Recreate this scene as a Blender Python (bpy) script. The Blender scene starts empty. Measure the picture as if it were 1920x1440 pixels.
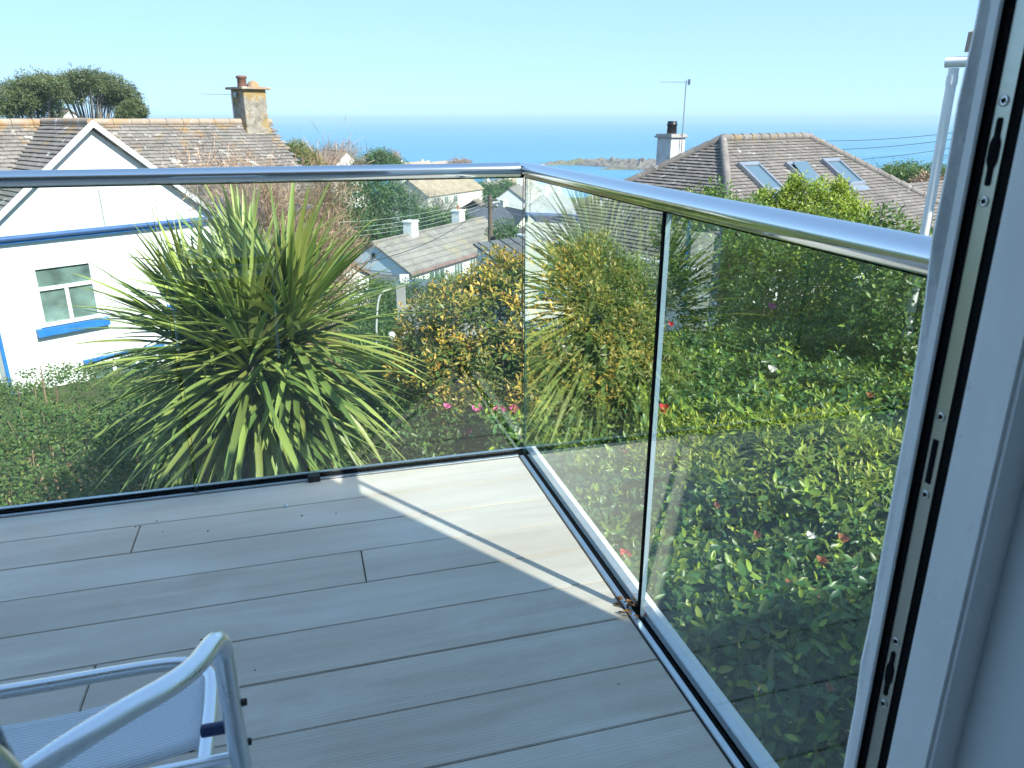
import bpy, bmesh, math, random
import numpy as np
from mathutils import Vector, Matrix, Quaternion
R = math.radians
random.seed(7); rng = np.random.default_rng(7)
scn = bpy.context.scene
col = scn.collection

# ------------------------------------------------------------------ camera, sky, sun, exposure
CAM = Vector((0, 0, 1.264)); FPX = 1425.0; PITCH = R(19.26); YAW = R(15.7)   # deck top is z = 0, +Y points out to sea
cam = bpy.data.cameras.new('camera'); camo = bpy.data.objects.new('camera', cam); col.objects.link(camo)
camo.location = CAM; camo.rotation_euler = (math.pi/2 - PITCH, 0, -YAW)
cam.sensor_width = 36; cam.lens = 36*FPX/1920; cam.clip_start = 0.02; cam.clip_end = 60000
cam.dof.use_dof = True; cam.dof.focus_distance = 7; cam.dof.aperture_fstop = 14
scn.camera = camo
SUN_AZ = R(146.8); SUN_EL = R(40.8)
world = bpy.data.worlds.new('World'); scn.world = world; world.use_nodes = True
wn = world.node_tree; wn.nodes.clear()
sky = wn.nodes.new('ShaderNodeTexSky'); sky.sky_type = 'NISHITA'; sky.sun_disc = False
sky.sun_elevation = SUN_EL; sky.sun_rotation = SUN_AZ; sky.altitude = 60; sky.air_density = 0.8; sky.dust_density = 0.0; sky.ozone_density = 6.0
tint = wn.nodes.new('ShaderNodeMix'); tint.data_type = 'RGBA'; tint.blend_type = 'MULTIPLY'; tint.inputs[0].default_value = 1
tint.inputs[7].default_value = (0.70, 1.00, 1.32, 1)          # the camera's cool white balance
bg = wn.nodes.new('ShaderNodeBackground'); bg.inputs[1].default_value = 0.15
wo = wn.nodes.new('ShaderNodeOutputWorld')
gam = wn.nodes.new('ShaderNodeGamma'); gam.inputs[1].default_value = 0.31      # evens the dome out as under bright sea haze
wn.links.new(sky.outputs[0], gam.inputs[0]); wn.links.new(gam.outputs[0], tint.inputs[6]); wn.links.new(tint.outputs[2], bg.inputs[0]); wn.links.new(bg.outputs[0], wo.inputs[0])
sunl = bpy.data.lights.new('sun', 'SUN'); sunl.energy = 2.3; sunl.angle = R(0.53); sunl.color = (1.0, 0.97, 0.88)
suno = bpy.data.objects.new('sun', sunl); col.objects.link(suno)
to_sun = Vector((math.sin(SUN_AZ)*math.cos(SUN_EL), math.cos(SUN_AZ)*math.cos(SUN_EL), math.sin(SUN_EL)))
suno.rotation_euler = to_sun.to_track_quat('Z', 'Y').to_euler(); suno.location = to_sun*40
scn.view_settings.view_transform = 'Standard'; scn.view_settings.look = 'None'
scn.view_settings.exposure = 1.95; scn.view_settings.gamma = 1
scn.cycles.max_bounces = 10; scn.cycles.transparent_max_bounces = 16; scn.cycles.sample_clamp_indirect = 6
scn.cycles.use_denoising = True

# ------------------------------------------------------------------ helpers
_rt = Vector((math.cos(YAW), -math.sin(YAW), 0)); _fw = Vector((math.sin(YAW)*math.cos(PITCH), math.cos(YAW)*math.cos(PITCH), -math.sin(PITCH))); _up = _rt.cross(_fw)
def ray(px, py): return (px-960)/FPX*_rt - (py-720)/FPX*_up + _fw
def at(px, py, D):                      # survey: photo bearing + measured horizontal distance -> place
    d = ray(px, py); return CAM + d*(D/math.hypot(d.x, d.y))
def onz(px, py, z):
    d = ray(px, py); return CAM + d*((z-CAM.z)/d.z)

def tag(o, label=None, cat=None, group=None, kind=None):
    if label: o['label'] = label
    if cat: o['category'] = cat
    if group: o['group'] = group
    if kind: o['kind'] = kind
    return o
def empty(name, loc=(0, 0, 0), rz=0, label=None, cat=None, group=None, kind=None, parent=None):
    o = bpy.data.objects.new(name, None); col.objects.link(o); o.location = loc; o.rotation_euler = (0, 0, rz)
    o.empty_display_size = 0.2
    if parent: o.parent = parent
    return tag(o, label, cat, group, kind)
def link(name, me, parent=None, mats=()):
    o = bpy.data.objects.new(name, me); col.objects.link(o)
    for m in mats: me.materials.append(m)
    if parent: o.parent = parent
    return o

class MB:
    def __init__(s): s.v = []; s.f = []; s.m = []; s.sm = []
    def add(s, vs, fs, mi=0, smooth=False):
        b = len(s.v); s.v += [tuple(v) for v in vs]
        for f in fs: s.f.append(tuple(b+i for i in f)); s.m.append(mi); s.sm.append(smooth)
        return s
    def box(s, c, d, M=None, mi=0, bev=0.0):
        c = Vector(c); hx, hy, hz = d[0]/2, d[1]/2, d[2]/2
        if bev > 0:
            bm = bmesh.new(); bmesh.ops.create_cube(bm, size=1)
            for v in bm.verts: v.co = Vector((v.co.x*d[0], v.co.y*d[1], v.co.z*d[2]))
            bmesh.ops.bevel(bm, geom=bm.edges[:], offset=bev, segments=2, affect='EDGES')
            bm.verts.ensure_lookup_table(); vs = [v.co.copy() for v in bm.verts]; fs = [[v.index for v in f.verts] for f in bm.faces]; bm.free()
        else:
            vs = [Vector((x, y, z)) for x in (-hx, hx) for y in (-hy, hy) for z in (-hz, hz)]
            fs = [(0, 1, 3, 2), (4, 6, 7, 5), (0, 4, 5, 1), (2, 3, 7, 6), (0, 2, 6, 4), (1, 5, 7, 3)]
        if M is not None: vs = [M @ v for v in vs]
        return s.add([v+c for v in vs], fs, mi)
    def prism(s, poly, ext, mi=0):              # polygon (3D points) pushed along ext
        n = len(poly); e = Vector(ext); vs = [Vector(p) for p in poly]+[Vector(p)+e for p in poly]
        fs = [tuple(range(n))[::-1], tuple(range(n, 2*n))]+[(i, (i+1) % n, n+(i+1) % n, n+i) for i in range(n)]
        return s.add(vs, fs, mi)
    def tube(s, path, r, seg=10, mi=0, cap=True, smooth=True):
        path = [Vector(p) for p in path]; n = len(path); rs = r if isinstance(r, (list, tuple)) else [r]*n
        t0 = (path[1]-path[0]).normalized(); up = Vector((0, 0, 1)) if abs(t0.z) < .9 else Vector((1, 0, 0))
        x = t0.cross(up).normalized(); vs = []; fs = []
        for i, p in enumerate(path):
            t = (path[min(i+1, n-1)]-path[max(i-1, 0)]).normalized()
            x = (x - t*x.dot(t)).normalized(); y = t.cross(x)
            for k in range(seg):
                a = 2*math.pi*k/seg; vs.append(p+(x*math.cos(a)+y*math.sin(a))*rs[i])
        for i in range(n-1):
            for k in range(seg):
                k2 = (k+1) % seg; fs.append((i*seg+k, i*seg+k2, (i+1)*seg+k2, (i+1)*seg+k))
        s.add(vs, fs, mi, smooth)
        if cap: s.add(vs[:seg], [tuple(range(seg))[::-1]], mi); s.add(vs[-seg:], [tuple(range(seg))], mi)
        return s
    def lathe(s, c, prof, seg=14, mi=0):        # profile [(r, z)] about vertical axis at c
        c = Vector(c); vs = []; fs = []
        for r, z in prof:
            for k in range(seg): a = 2*math.pi*k/seg; vs.append(c+Vector((r*math.cos(a), r*math.sin(a), z)))
        for i in range(len(prof)-1):
            for k in range(seg): k2 = (k+1) % seg; fs.append((i*seg+k, i*seg+k2, (i+1)*seg+k2, (i+1)*seg+k))
        s.add(vs, fs, mi, True); s.add(vs[-seg:], [tuple(range(seg))], mi); return s
    def mesh(s, name, mats):
        me = bpy.data.meshes.new(name); me.from_pydata(s.v, [], s.f)
        for m in mats: me.materials.append(m)
        me.polygons.foreach_set('material_index', s.m); me.polygons.foreach_set('use_smooth', s.sm); me.update(); return me
    def build(s, name, mats, parent=None):
        if not isinstance(mats, (list, tuple)): mats = [mats]
        return link(name, s.mesh(name, mats), parent)

def spline(pts, n=8):                            # Catmull-Rom
    pts = [Vector(p) for p in pts]; P = [2*pts[0]-pts[1]]+pts+[2*pts[-1]-pts[-2]]; out = []
    for i in range(1, len(P)-2):
        for k in range(n):
            t = k/n; a, b, c, d = P[i-1:i+3]
            out.append(.5*((2*b)+(c-a)*t+(2*a-5*b+4*c-d)*t*t+(3*b-a-3*c+d)*t**3))
    return out+[pts[-1]]

# ------------------------------------------------------------------ materials
class NT:
    def __init__(s, name):
        s.mat = bpy.data.materials.new(name); s.mat.use_nodes = True; s.t = s.mat.node_tree; s.t.nodes.clear()
        s.out = s.t.nodes.new('ShaderNodeOutputMaterial')
    def n(s, ty, **kw):
        x = s.t.nodes.new('ShaderNode'+ty)
        for k, v in kw.items(): setattr(x, k, v)
        return x
    def l(s, a, b): s.t.links.new(a, b)
    def set(s, sock, v):
        if hasattr(v, 'is_linked'): s.l(v, sock)
        else: sock.default_value = (*v, 1) if isinstance(v, tuple) and len(v) == 3 and len(sock.default_value) == 4 else v
    def pos(s): return s.n('NewGeometry').outputs['Position']
    def mapping(s, v, scale=(1, 1, 1), loc=None, rot=None):
        m = s.n('Mapping'); s.l(v, m.inputs[0]); m.inputs[3].default_value = scale
        if loc is not None: s.set(m.inputs[1], loc)
        if rot is not None: m.inputs[2].default_value = rot
        return m.outputs[0]
    def noise(s, v, scale, detail=4, rough=.55, dist=0):
        x = s.n('TexNoise'); s.l(v, x.inputs['Vector']); x.inputs['Scale'].default_value = scale; x.inputs['Detail'].default_value = detail
        x.inputs['Roughness'].default_value = rough; x.inputs['Distortion'].default_value = dist; return x.outputs[0]
    def ramp(s, v, stops):
        x = s.n('ValToRGB'); s.l(v, x.inputs[0]); e = x.color_ramp.elements
        while len(e) < len(stops): e.new(.5)
        for i, (p, c) in enumerate(stops): e[i].position = p; e[i].color = (*c, 1) if not isinstance(c, float) else (c, c, c, 1)
        return x.outputs[0]
    def mix(s, f, a, b, mode='MIX'):
        x = s.n('Mix', data_type='RGBA', blend_type=mode); s.set(x.inputs[0], f); s.set(x.inputs[6], a); s.set(x.inputs[7], b); return x.outputs[2]
    def math(s, op, a, b=0.0, clamp=False):
        x = s.n('Math', operation=op, use_clamp=clamp); s.set(x.inputs[0], a); s.set(x.inputs[1], b); return x.outputs[0]
    def maprange(s, v, a, b, c=0., d=1.):
        x = s.n('MapRange'); s.l(v, x.inputs[0])
        for i, q in enumerate((a, b, c, d)): x.inputs[i+1].default_value = q
        return x.outputs[0]
    def bump(s, h, strength=.3, dist=.01):
        x = s.n('Bump'); s.l(h, x.inputs['Height']); x.inputs['Strength'].default_value = strength; x.inputs['Distance'].default_value = dist; return x.outputs[0]
    def pbr(s, color, rough=.6, metal=0., bump=None, spec=.5, out=True, **kw):
        p = s.n('BsdfPrincipled'); s.set(p.inputs['Base Color'], color); s.set(p.inputs['Roughness'], rough); s.set(p.inputs['Metallic'], metal)
        p.inputs['Specular IOR Level'].default_value = spec
        if bump: s.l(bump, p.inputs['Normal'])
        for k, v in kw.items(): s.set(p.inputs[k], v)
        if out: s.l(p.outputs[0], s.out.inputs[0])
        return p

M = {}
def simple(name, c, rough=.6, metal=0., var=.12, scale=6., bump=.15, spec=.5, bdist=.004):
    t = NT(name); p = t.pos(); nz = t.noise(p, scale, 5)
    c2 = tuple(x*(1-var) for x in c); c3 = tuple(min(1, x*(1+var)) for x in c)
    colr = t.ramp(nz, [(.3, c2), (.7, c3)])
    rr = t.maprange(t.noise(p, scale*2.3, 3), .3, .7, max(.02, rough-.07), min(1, rough+.07))
    t.pbr(colr, rr, metal, t.bump(t.noise(p, scale*12, 3), bump, bdist) if bump else None, spec); M[name] = t.mat; return t.mat

simple('render_white', (.80, .80, .78), .85, var=.05, scale=1.2, bump=.5, bdist=.006)
simple('render_cream', (.72, .68, .60), .85, var=.08, scale=.8, bump=.4)
simple('render_paleblue', (.60, .72, .78), .8, var=.05, scale=.8)
simple('stone_wall', (.40, .37, .33), .9, var=.35, scale=1.5, bump=.6, bdist=.03)
simple('paint_white', (.80, .80, .80), .35, var=.03, bump=.05)
t = NT('upvc'); p = t.pos(); uc = t.mix(t.maprange(t.noise(t.mapping(p, (3, 3, .8)), 5, 5, .65), .42, .72, 0, .5), (.88, .88, .87), (.70, .71, .70)); uc = t.mix(t.maprange(t.noise(p, 60, 4, .7), .62, .72, 0, .35), uc, (.45, .44, .41))
t.pbr(uc, t.maprange(t.noise(p, 9, 4), .3, .7, .25, .5), 0, t.bump(t.noise(p, 70, 3), .08, .001), .5); M['upvc'] = t.mat
simple('paint_blue', (.03, .19, .55), .45, var=.15, scale=5, bump=.1)
simple('paint_red', (.45, .06, .05), .5, var=.1)
simple('paint_darkblue', (.05, .12, .30), .5)
simple('gasket', (.008, .009, .010), .9, var=.2, bump=.05, spec=.08)
simple('black_plastic', (.015, .015, .018), .4, var=.2, bump=.05)
simple('navy_plastic', (.012, .03, .10), .35, bump=.03)
simple('iron', (.06, .055, .05), .6, .6)
simple('galv', (.35, .37, .38), .45, .8)
simple('screw_steel', (.70, .70, .68), .28, 1.0, var=.05)
simple('bark', (.13, .10, .075), .9, var=.4, scale=14, bump=.8, bdist=.02)
simple('bark_grey', (.20, .18, .15), .9, var=.35, scale=10, bump=.8, bdist=.02)
simple('pole_wood', (.15, .115, .085), .85, var=.3, scale=9, bump=.5)
simple('soil', (.07, .055, .04), .95, var=.3, scale=3, bump=.8, bdist=.03)
simple('tarmac', (.09, .09, .095), .9, var=.2, scale=4, bump=.5)
simple('concrete', (.34, .33, .31), .88, var=.15, scale=3, bump=.4)
simple('terracotta', (.42, .17, .09), .8, var=.25, scale=12)
simple('slate_dark', (.075, .08, .095), .6, var=.3, scale=3, bump=.4)
simple('interior_wall', (.68, .71, .71), .8, var=.03, bump=.1)
simple('cable', (.03, .03, .032), .6)
simple('cable_pale', (.55, .56, .55), .5)
simple('curtain', (.62, .62, .60), .8)
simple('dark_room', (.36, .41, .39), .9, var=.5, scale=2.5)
simple('dry_leaf', (.22, .10, .035), .7, var=.5, scale=40)
simple('petal_pink', (.62, .13, .32), .5, var=.3, scale=30)
simple('petal_red', (.55, .05, .06), .5, var=.3, scale=30)
simple('petal_white', (.82, .78, .72), .5, var=.1, scale=30)
simple('petal_rust', (.30, .11, .05), .7, var=.5, scale=60)
simple('petal_yellow', (.75, .52, .03), .5, var=.2)
simple('car_paint', (.16, .19, .22), .25, .4, var=.03, bump=.0)
simple('rubber', (.02, .02, .02), .8)
simple('ceramic', (.75, .76, .74), .3)
simple('ceramic_teal', (.05, .42, .40), .3)

def metal(name, c, rough, aniso=0.0, streak=None):
    t = NT(name); p = t.pos()
    if streak: p = t.mapping(p, streak)
    nz = t.noise(p, 30, 4); p2 = t.noise(t.pos(), 5, 3)
    rr = t.maprange(nz, .25, .75, rough*.75, rough*1.3)
    t.pbr(t.mix(t.maprange(p2, .35, .65, 0, .12), c, tuple(x*.8 for x in c)), rr, 1.0, t.bump(nz, .05, .0005)); M[name] = t.mat
t = NT('stainless'); g1 = t.n('BsdfGlossy'); g1.inputs[0].default_value = (.74, .75, .76, 1); g1.inputs[1].default_value = .045; g2 = t.n('BsdfGlossy'); g2.inputs[0].default_value = (.74, .75, .76, 1); g2.inputs[1].default_value = .22
mx = t.n('MixShader'); t.l(t.maprange(t.noise(t.pos(), 4, 4), .3, .7, .14, .22), mx.inputs[0]); t.l(g1.outputs[0], mx.inputs[1]); t.l(g2.outputs[0], mx.inputs[2]); t.l(mx.outputs[0], t.out.inputs[0]); M['stainless'] = t.mat
metal('keep_steel', (.50, .50, .44), .34, streak=(3, 3, 60))
metal('aluminium', (.80, .83, .86), .30)
metal('channel_alu', (.62, .65, .68), .42, streak=(1, 1, 1))

def glass(name, tintc, gain=1.9, rough=0.0):
    t = NT(name); fr = t.n('Fresnel'); fr.inputs[0].default_value = 1.5
    bf = t.n('NewGeometry').outputs['Backfacing']
    fac = t.math('MULTIPLY', t.math('MULTIPLY', fr.outputs[0], gain, True), t.math('SUBTRACT', 1.0, bf))
    tr = t.n('BsdfTransparent'); tr.inputs[0].default_value = (*tintc, 1)
    gl = t.n('BsdfGlossy'); gl.inputs[0].default_value = (.95, 1, .98, 1); gl.inputs[1].default_value = rough
    mx = t.n('MixShader'); t.l(fac, mx.inputs[0]); t.l(tr.outputs[0], mx.inputs[1]); t.l(gl.outputs[0], mx.inputs[2]); t.l(mx.outputs[0], t.out.inputs[0]); M[name] = t.mat
glass('balustrade_glass', (.93, .975, .955), 2.2)
glass('window_glass', (.82, .87, .86), 1.6)
t = NT('glass_edge'); t.pbr((.012, .045, .05), .4, 0, spec=.25); M['glass_edge'] = t.mat
t = NT('glass_edge_reflected'); t.pbr((.30, .42, .52), .15, .2, spec=.6); M['glass_edge_reflected'] = t.mat  # pale blue reflection put into the near panel's edge colour

# composite deck boards: embossed oak grain, weathered grey-brown
t = NT('deck_board'); oi = t.n('ObjectInfo'); rnd = oi.outputs['Random']
p = t.pos(); off = t.n('CombineXYZ'); t.l(t.math('MULTIPLY', rnd, 37.0), off.inputs[0]); t.l(t.math('MULTIPLY', rnd, 91.0), off.inputs[1])
vadd = t.n('VectorMath', operation='ADD'); t.l(p, vadd.inputs[0]); t.l(off.outputs[0], vadd.inputs[1]); pv = vadd.outputs[0]
g1 = t.noise(t.mapping(pv, (1.1, 9, 1)), 2.2, 3, .5, .6)
rings = t.n('TexWave', wave_type='BANDS', bands_direction='Y'); t.l(t.mapping(pv, (.35, 9, 1)), rings.inputs[0]); rings.inputs['Scale'].default_value = 4.2; rings.inputs['Distortion'].default_value = 7.0; rings.inputs['Detail'].default_value = 3; rings.inputs['Detail Scale'].default_value = .8
fine = t.noise(t.mapping(pv, (6, 110, 1)), 1.6, 4, .65)
grain = t.math('ADD', t.math('MULTIPLY', rings.outputs['Fac'], .45), t.math('MULTIPLY', fine, .55))
basec = t.ramp(g1, [(.25, (.47, .39, .31)), (.55, (.57, .50, .415)), (.8, (.65, .585, .505))])
basec = t.mix(t.maprange(grain, .25, .8, .0, .42), basec, (.42, .365, .31))
basec = t.mix(t.maprange(rnd, 0, 1, 0, .45), basec, (.70, .66, .60))
blot = t.noise(p, 2.6, 5, .6)
basec = t.mix(t.maprange(blot, .5, .75, 0, .45), basec, (.70, .68, .64))
blot2 = t.noise(t.mapping(p, (.5, 3.2, 1), (4, 2, 0)), 1.5, 4, .55)
basec = t.mix(t.maprange(blot2, .46, .66, 0, .55), basec, (.47, .40, .325))
basec = t.mix(t.maprange(t.noise(p, 38, 3, .7), .66, .74, 0, .25), basec, (.30, .27, .23))
t.pbr(basec, t.maprange(grain, .2, .8, .42, .62), 0, t.bump(grain, .30, .0020), .45); M['deck_board'] = t.mat

# roofs
def roof_mat(name, base, lich=None, z0=0, z1=1, white=.25, rowlines=False):
    t = NT(name); p = t.pos(); rnd = t.n('ObjectInfo').outputs['Random']; isl = t.n('NewGeometry').outputs['Random Per Island']
    c = t.ramp(t.noise(p, 1.7, 6, .62), [(.3, tuple(x*.72 for x in base)), (.52, base), (.75, tuple(min(1, x*1.35) for x in base))])
    c = t.mix(t.maprange(isl, 0, 1, 0, .30), c, tuple(x*.6 for x in base))
    c = t.mix(t.maprange(rnd, 0, 1, 0, .15), c, tuple(x*1.4 for x in base))
    sp = t.noise(p, 9, 4, .7); c = t.mix(t.maprange(sp, .62, .70, 0, white), c, (.62, .61, .56))
    sp2 = t.noise(t.mapping(p, (1, 1, 1), (9, 3, 5)), 3.1, 5, .7); c = t.mix(t.maprange(sp2, .60, .68, 0, white*1.6), c, (.60, .58, .52))
    if lich:
        sx = t.n('SeparateXYZ'); t.l(p, sx.inputs[0]); hz = t.maprange(sx.outputs[2], z0, z1, 0, 1)
        nz = t.noise(t.mapping(p, (1, 1, 1), (3, 1, 7)), 2.4, 6, .7); f = t.math('ADD', t.math('MULTIPLY', hz, .22), nz)
        c = t.mix(t.maprange(f, .66, .80, 0, .85), c, lich)
    t.pbr(c, .88, 0, t.bump(t.noise(p, 40, 4), .5, .006), .3); M[name] = t.mat
roof_mat('slate_lichen', (.21, .195, .175), (.34, .215, .09), -.1, 1.5, .8)
roof_mat('concrete_tile', (.20, .182, .165), (.30, .23, .11), -.2, 1.3, .5)
roof_mat('ridge_lichen', (.33, .27, .21), (.38, .22, .09), -1, 2.2, .9)
def rows_mat(name, base, gauge=.35, lich=None):
    t = NT(name); p = t.pos(); sx = t.n('SeparateXYZ'); t.l(p, sx.inputs[0])
    fr = t.math('FRACT', t.math('DIVIDE', sx.outputs[2], gauge*.5)); line = t.maprange(fr, .0, .30, .55, 0)
    c = t.ramp(t.noise(p, .9, 6, .6), [(.3, tuple(x*.75 for x in base)), (.7, tuple(min(1, x*1.25) for x in base))])
    c = t.mix(t.maprange(t.noise(p, 4, 4, .7), .58, .68, 0, .4), c, (.58, .56, .50))
    if lich: c = t.mix(t.maprange(t.noise(p, .5, 5, .7), .56, .66, 0, .5), c, lich)
    c = t.mix(line, c, tuple(x*.35 for x in base))
    t.pbr(c, .88, 0, t.bump(fr, .8, .03), .3); M[name] = t.mat
rows_mat('rows_grey', (.25, .225, .20), .55, (.34, .28, .15))
rows_mat('rows_brown', (.24, .19, .15), .35)
rows_mat('rows_slate', (.12, .125, .135), .25)
rows_mat('rows_tan', (.40, .31, .22), .3)

# foliage: a 'tone' attribute says how young the leaf is
def leaf_mat(name, old, young, rough=.38, trans=.22, var=.35, spec=.5):
    t = NT(name); a = t.n('Attribute', attribute_name='tone'); isl = t.n('NewGeometry').outputs['Random Per Island']; rnd = t.n('ObjectInfo').outputs['Random']
    c = t.mix(a.outputs['Fac'], old, young)
    r2 = t.math('FRACT', t.math('ADD', isl, t.math('MULTIPLY', rnd, 7.3)))
    b = t.maprange(r2, 0, 1, 1-var, 1+var); hs = t.n('HueSaturation'); t.l(c, hs.inputs['Color']); t.l(b, hs.inputs['Value']); t.l(t.maprange(r2, 0, 1, .485, .515), hs.inputs['Hue'])
    c = hs.outputs[0]
    pr = t.pbr(c, rough, 0, None, spec, out=False); tl = t.n('BsdfTranslucent'); t.l(t.mix(.5, c, (.25, .35, .02)), tl.inputs[0])
    mx = t.n('MixShader'); mx.inputs[0].default_value = trans; t.l(pr.outputs[0], mx.inputs[1]); t.l(tl.outputs[0], mx.inputs[2]); t.l(mx.outputs[0], t.out.inputs[0]); M[name] = t.mat
leaf_mat('camellia_leaf', (.028, .088, .028), (.34, .42, .045), .36, .22, .35, .4)
leaf_mat('photinia_leaf', (.10, .17, .04), (.85, .50, .085), .42, .3)
leaf_mat('yellow_leaf', (.13, .20, .03), (.50, .52, .05), .42, .3)
leaf_mat('griselinia_leaf', (.20, .30, .05), (.55, .62, .11), .45, .38, .3, .3)
leaf_mat('dark_leaf', (.06, .125, .03), (.25, .34, .055), .42, .28)
leaf_mat('ivy_leaf', (.06, .115, .03), (.24, .24, .06), .5, .2, .35, .3)
leaf_mat('olive_leaf', (.15, .19, .11), (.40, .44, .29), .5)
leaf_mat('pine_leaf', (.085, .115, .045), (.22, .25, .09), .6, .15)
leaf_mat('tree_leaf', (.055, .12, .035), (.17, .24, .06), .5)
leaf_mat('bush_leaf', (.05, .10, .035), (.20, .22, .07), .5)
leaf_mat('yellowgreen_leaf', (.16, .18, .04), (.36, .32, .08), .5)
leaf_mat('grass_blade', (.10, .13, .055), (.30, .28, .13), .6)
leaf_mat('blossom_leaf', (.16, .19, .09), (.75, .72, .62), .5)
leaf_mat('cordyline_leaf', (.11, .18, .05), (.33, .37, .095), .40, .16, .25, .4)
leaf_mat('cordyline_dry', (.30, .22, .11), (.45, .35, .2), .6, .15)
leaf_mat('twig_tan', (.30, .19, .125), (.56, .38, .27), .8, .05)
leaf_mat('twig_grey', (.20, .18, .15), (.32, .29, .24), .8, .05)

# ------------------------------------------------------------------ numpy foliage
def npmesh(name, V, F4, F3, tone, mats):
    me = bpy.data.meshes.new(name); nv = len(V); n4 = len(F4); n3 = len(F3)
    me.vertices.add(nv); me.vertices.foreach_set('co', V.astype(np.float32).ravel())
    idx = np.concatenate([F4.ravel(), F3.ravel()]) if n3 and n4 else (F4.ravel() if n4 else F3.ravel())
    me.loops.add(len(idx)); me.loops.foreach_set('vertex_index', idx.astype(np.int32))
    me.polygons.add(n4+n3); st = np.concatenate([np.arange(n4)*4, n4*4+np.arange(n3)*3]); me.polygons.foreach_set('loop_start', st.astype(np.int32))
    if tone is not None:
        a = me.attributes.new('tone', 'FLOAT', 'POINT'); a.data.foreach_set('value', tone.astype(np.float32))
    for m in mats: me.materials.append(m)
    me.update(calc_edges=True); me.validate(); return me
def unit(a): return a/np.maximum(1e-9, np.linalg.norm(a, axis=-1, keepdims=True))
def leaf_arrays(B, D, Nn, L, W, tone, fine=False, fold=.18, droop=.15):
    D = unit(D); S = unit(np.cross(D, Nn)); N = unit(np.cross(S, D)); n = len(B); L = np.broadcast_to(L, (n,))[:, None]; W = np.broadcast_to(W, (n,))[:, None]
    if fine:
        prof = [(0, 0, 0), (.28, -.42, .0), (.28, 0, -1), (.28, .42, .0), (.65, -.40, -.1), (.65, 0, -1), (.65, .40, -.1), (1, 0, -.2)]
        V = np.stack([B+D*L*a+S*W*b+N*(W*fold*c - L*droop*a*a) for a, b, c in prof], 1)
        F4 = np.array([[1, 4, 5, 2], [2, 5, 6, 3]]); F3 = np.array([[0, 1, 2], [0, 2, 3], [4, 7, 5], [5, 7, 6]]); k = 8
    else:
        prof = [(0, 0, 0), (.5, -.5, 0), (.5, 0, -1), (.5, .5, 0), (1, 0, -.2)]
        V = np.stack([B+D*L*a+S*W*b+N*(W*fold*c - L*droop*a*a) for a, b, c in prof], 1)
        F4 = np.zeros((0, 4), int); F3 = np.array([[0, 1, 2], [0, 2, 3], [1, 4, 2], [2, 4, 3]]); k = 5
    base = (np.arange(n)*k)[:, None, None]
    return V.reshape(-1, 3), (F4[None]+base).reshape(-1, 4), (F3[None]+base).reshape(-1, 3), np.repeat(np.broadcast_to(tone, (n,)), k)
def rand_dirs(n): return unit(rng.normal(size=(n, 3)))
def shoots(P, A, k, L, W, ln, young=.5, spread=(-5, 65), jit=.25):
    """k leaves spiralling up each shoot that ends at P and grows along A -> arrays of single leaves"""
    n = len(P); A = unit(A); h = unit(np.cross(A, rand_dirs(n))); g = np.cross(A, h); Bs, Ds, Ns, Ls, Ws, Ts = [], [], [], [], [], []
    ph = rng.uniform(0, 6.28, n); isy = rng.random(n) < young; sz = rng.uniform(.6, 1.3, n)
    for j in range(k):
        f = j/max(1, k-1); an = (ph+2.4*j+rng.normal(0, jit, n))[:, None]; rad = h*np.cos(an)+g*np.sin(an)
        el = np.radians(spread[0]+(spread[1]-spread[0])*f+rng.normal(0, 12, n))[:, None]
        d = rad*np.cos(el)+A*np.sin(el); Bs.append(P-A*(ln*(1-f))+d*.004); Ds.append(d); Ns.append(A*np.cos(el)-rad*np.sin(el)+rng.normal(0, .15, (n, 3)))
        s = sz*(1-.45*f*f); Ls.append(L*s*rng.uniform(.85, 1.15, n)); Ws.append(W*s); Ts.append(np.where(isy, f**1.5, f*.18)*rng.uniform(.6, 1.0, n))
    c = np.concatenate
    return c(Bs), c(Ds), c(Ns), c(Ls), c(Ws), c(Ts)
def in_view(B, margin=60):
    v = B-np.array(CAM); z = v@np.array(_fw); x = 960+FPX*(v@np.array(_rt))/np.maximum(z, .01); y = 720-FPX*(v@np.array(_up))/np.maximum(z, .01)
    return (z > .1) & (x > -margin) & (x < 1920+margin) & (y > -margin) & (y < 1440+margin), z, x, y
def build_leaves(parent, arrs, mat, singles=0, fine=False, fold=.18, droop=.15, loc=None, score=None, name='foliage'):
    """the leaves that show largest become parts of their own, all others one foliage part"""
    B, D, N, L, W, T = arrs; ids = np.zeros(len(B), bool)
    if singles:
        ok, z, x, y = in_view(B, 0); sc = np.where(ok, L/z*(.6+.4*rng.random(len(B))), 0)
        if score is not None: sc = sc*score
        ids[np.argsort(-sc)[:singles]] = True
    r = ~ids; o = Vector(parent.location) if parent else Vector((0, 0, 0)); ov = np.array(o)
    V, F4, F3, tn = leaf_arrays(B[r]-ov, D[r], N[r], L[r], W[r], T[r], fine, fold, droop)
    fo = link(name, npmesh(name, V, F4, F3, tn, [mat]), parent); fo['kind'] = 'stuff'
    if singles:
        bins = {}
        for i in np.where(ids)[0]:
            key = (min(4, int(T[i]*5)), )
            if key not in bins:
                V, F4, F3, tn = leaf_arrays(np.zeros((1, 3)), np.array([[1., 0, 0]]), np.array([[0, 0, 1.]]), 1., float(W[i]/L[i]), key[0]/4.5, True, fold, droop); bins[key] = npmesh('leaf', V, F4, F3, tn, [mat])
            d = Vector(D[i]).normalized(); s = d.cross(Vector(N[i])).normalized(); nn = s.cross(d)
            q = Matrix((d, -s, nn)).transposed().to_4x4(); ob = bpy.data.objects.new('leaf', bins[key]); col.objects.link(ob); ob.parent = parent
            ob.matrix_local = Matrix.Translation(Vector(B[i])-o) @ q @ Matrix.Scale(float(L[i]), 4)
    return fo
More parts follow.
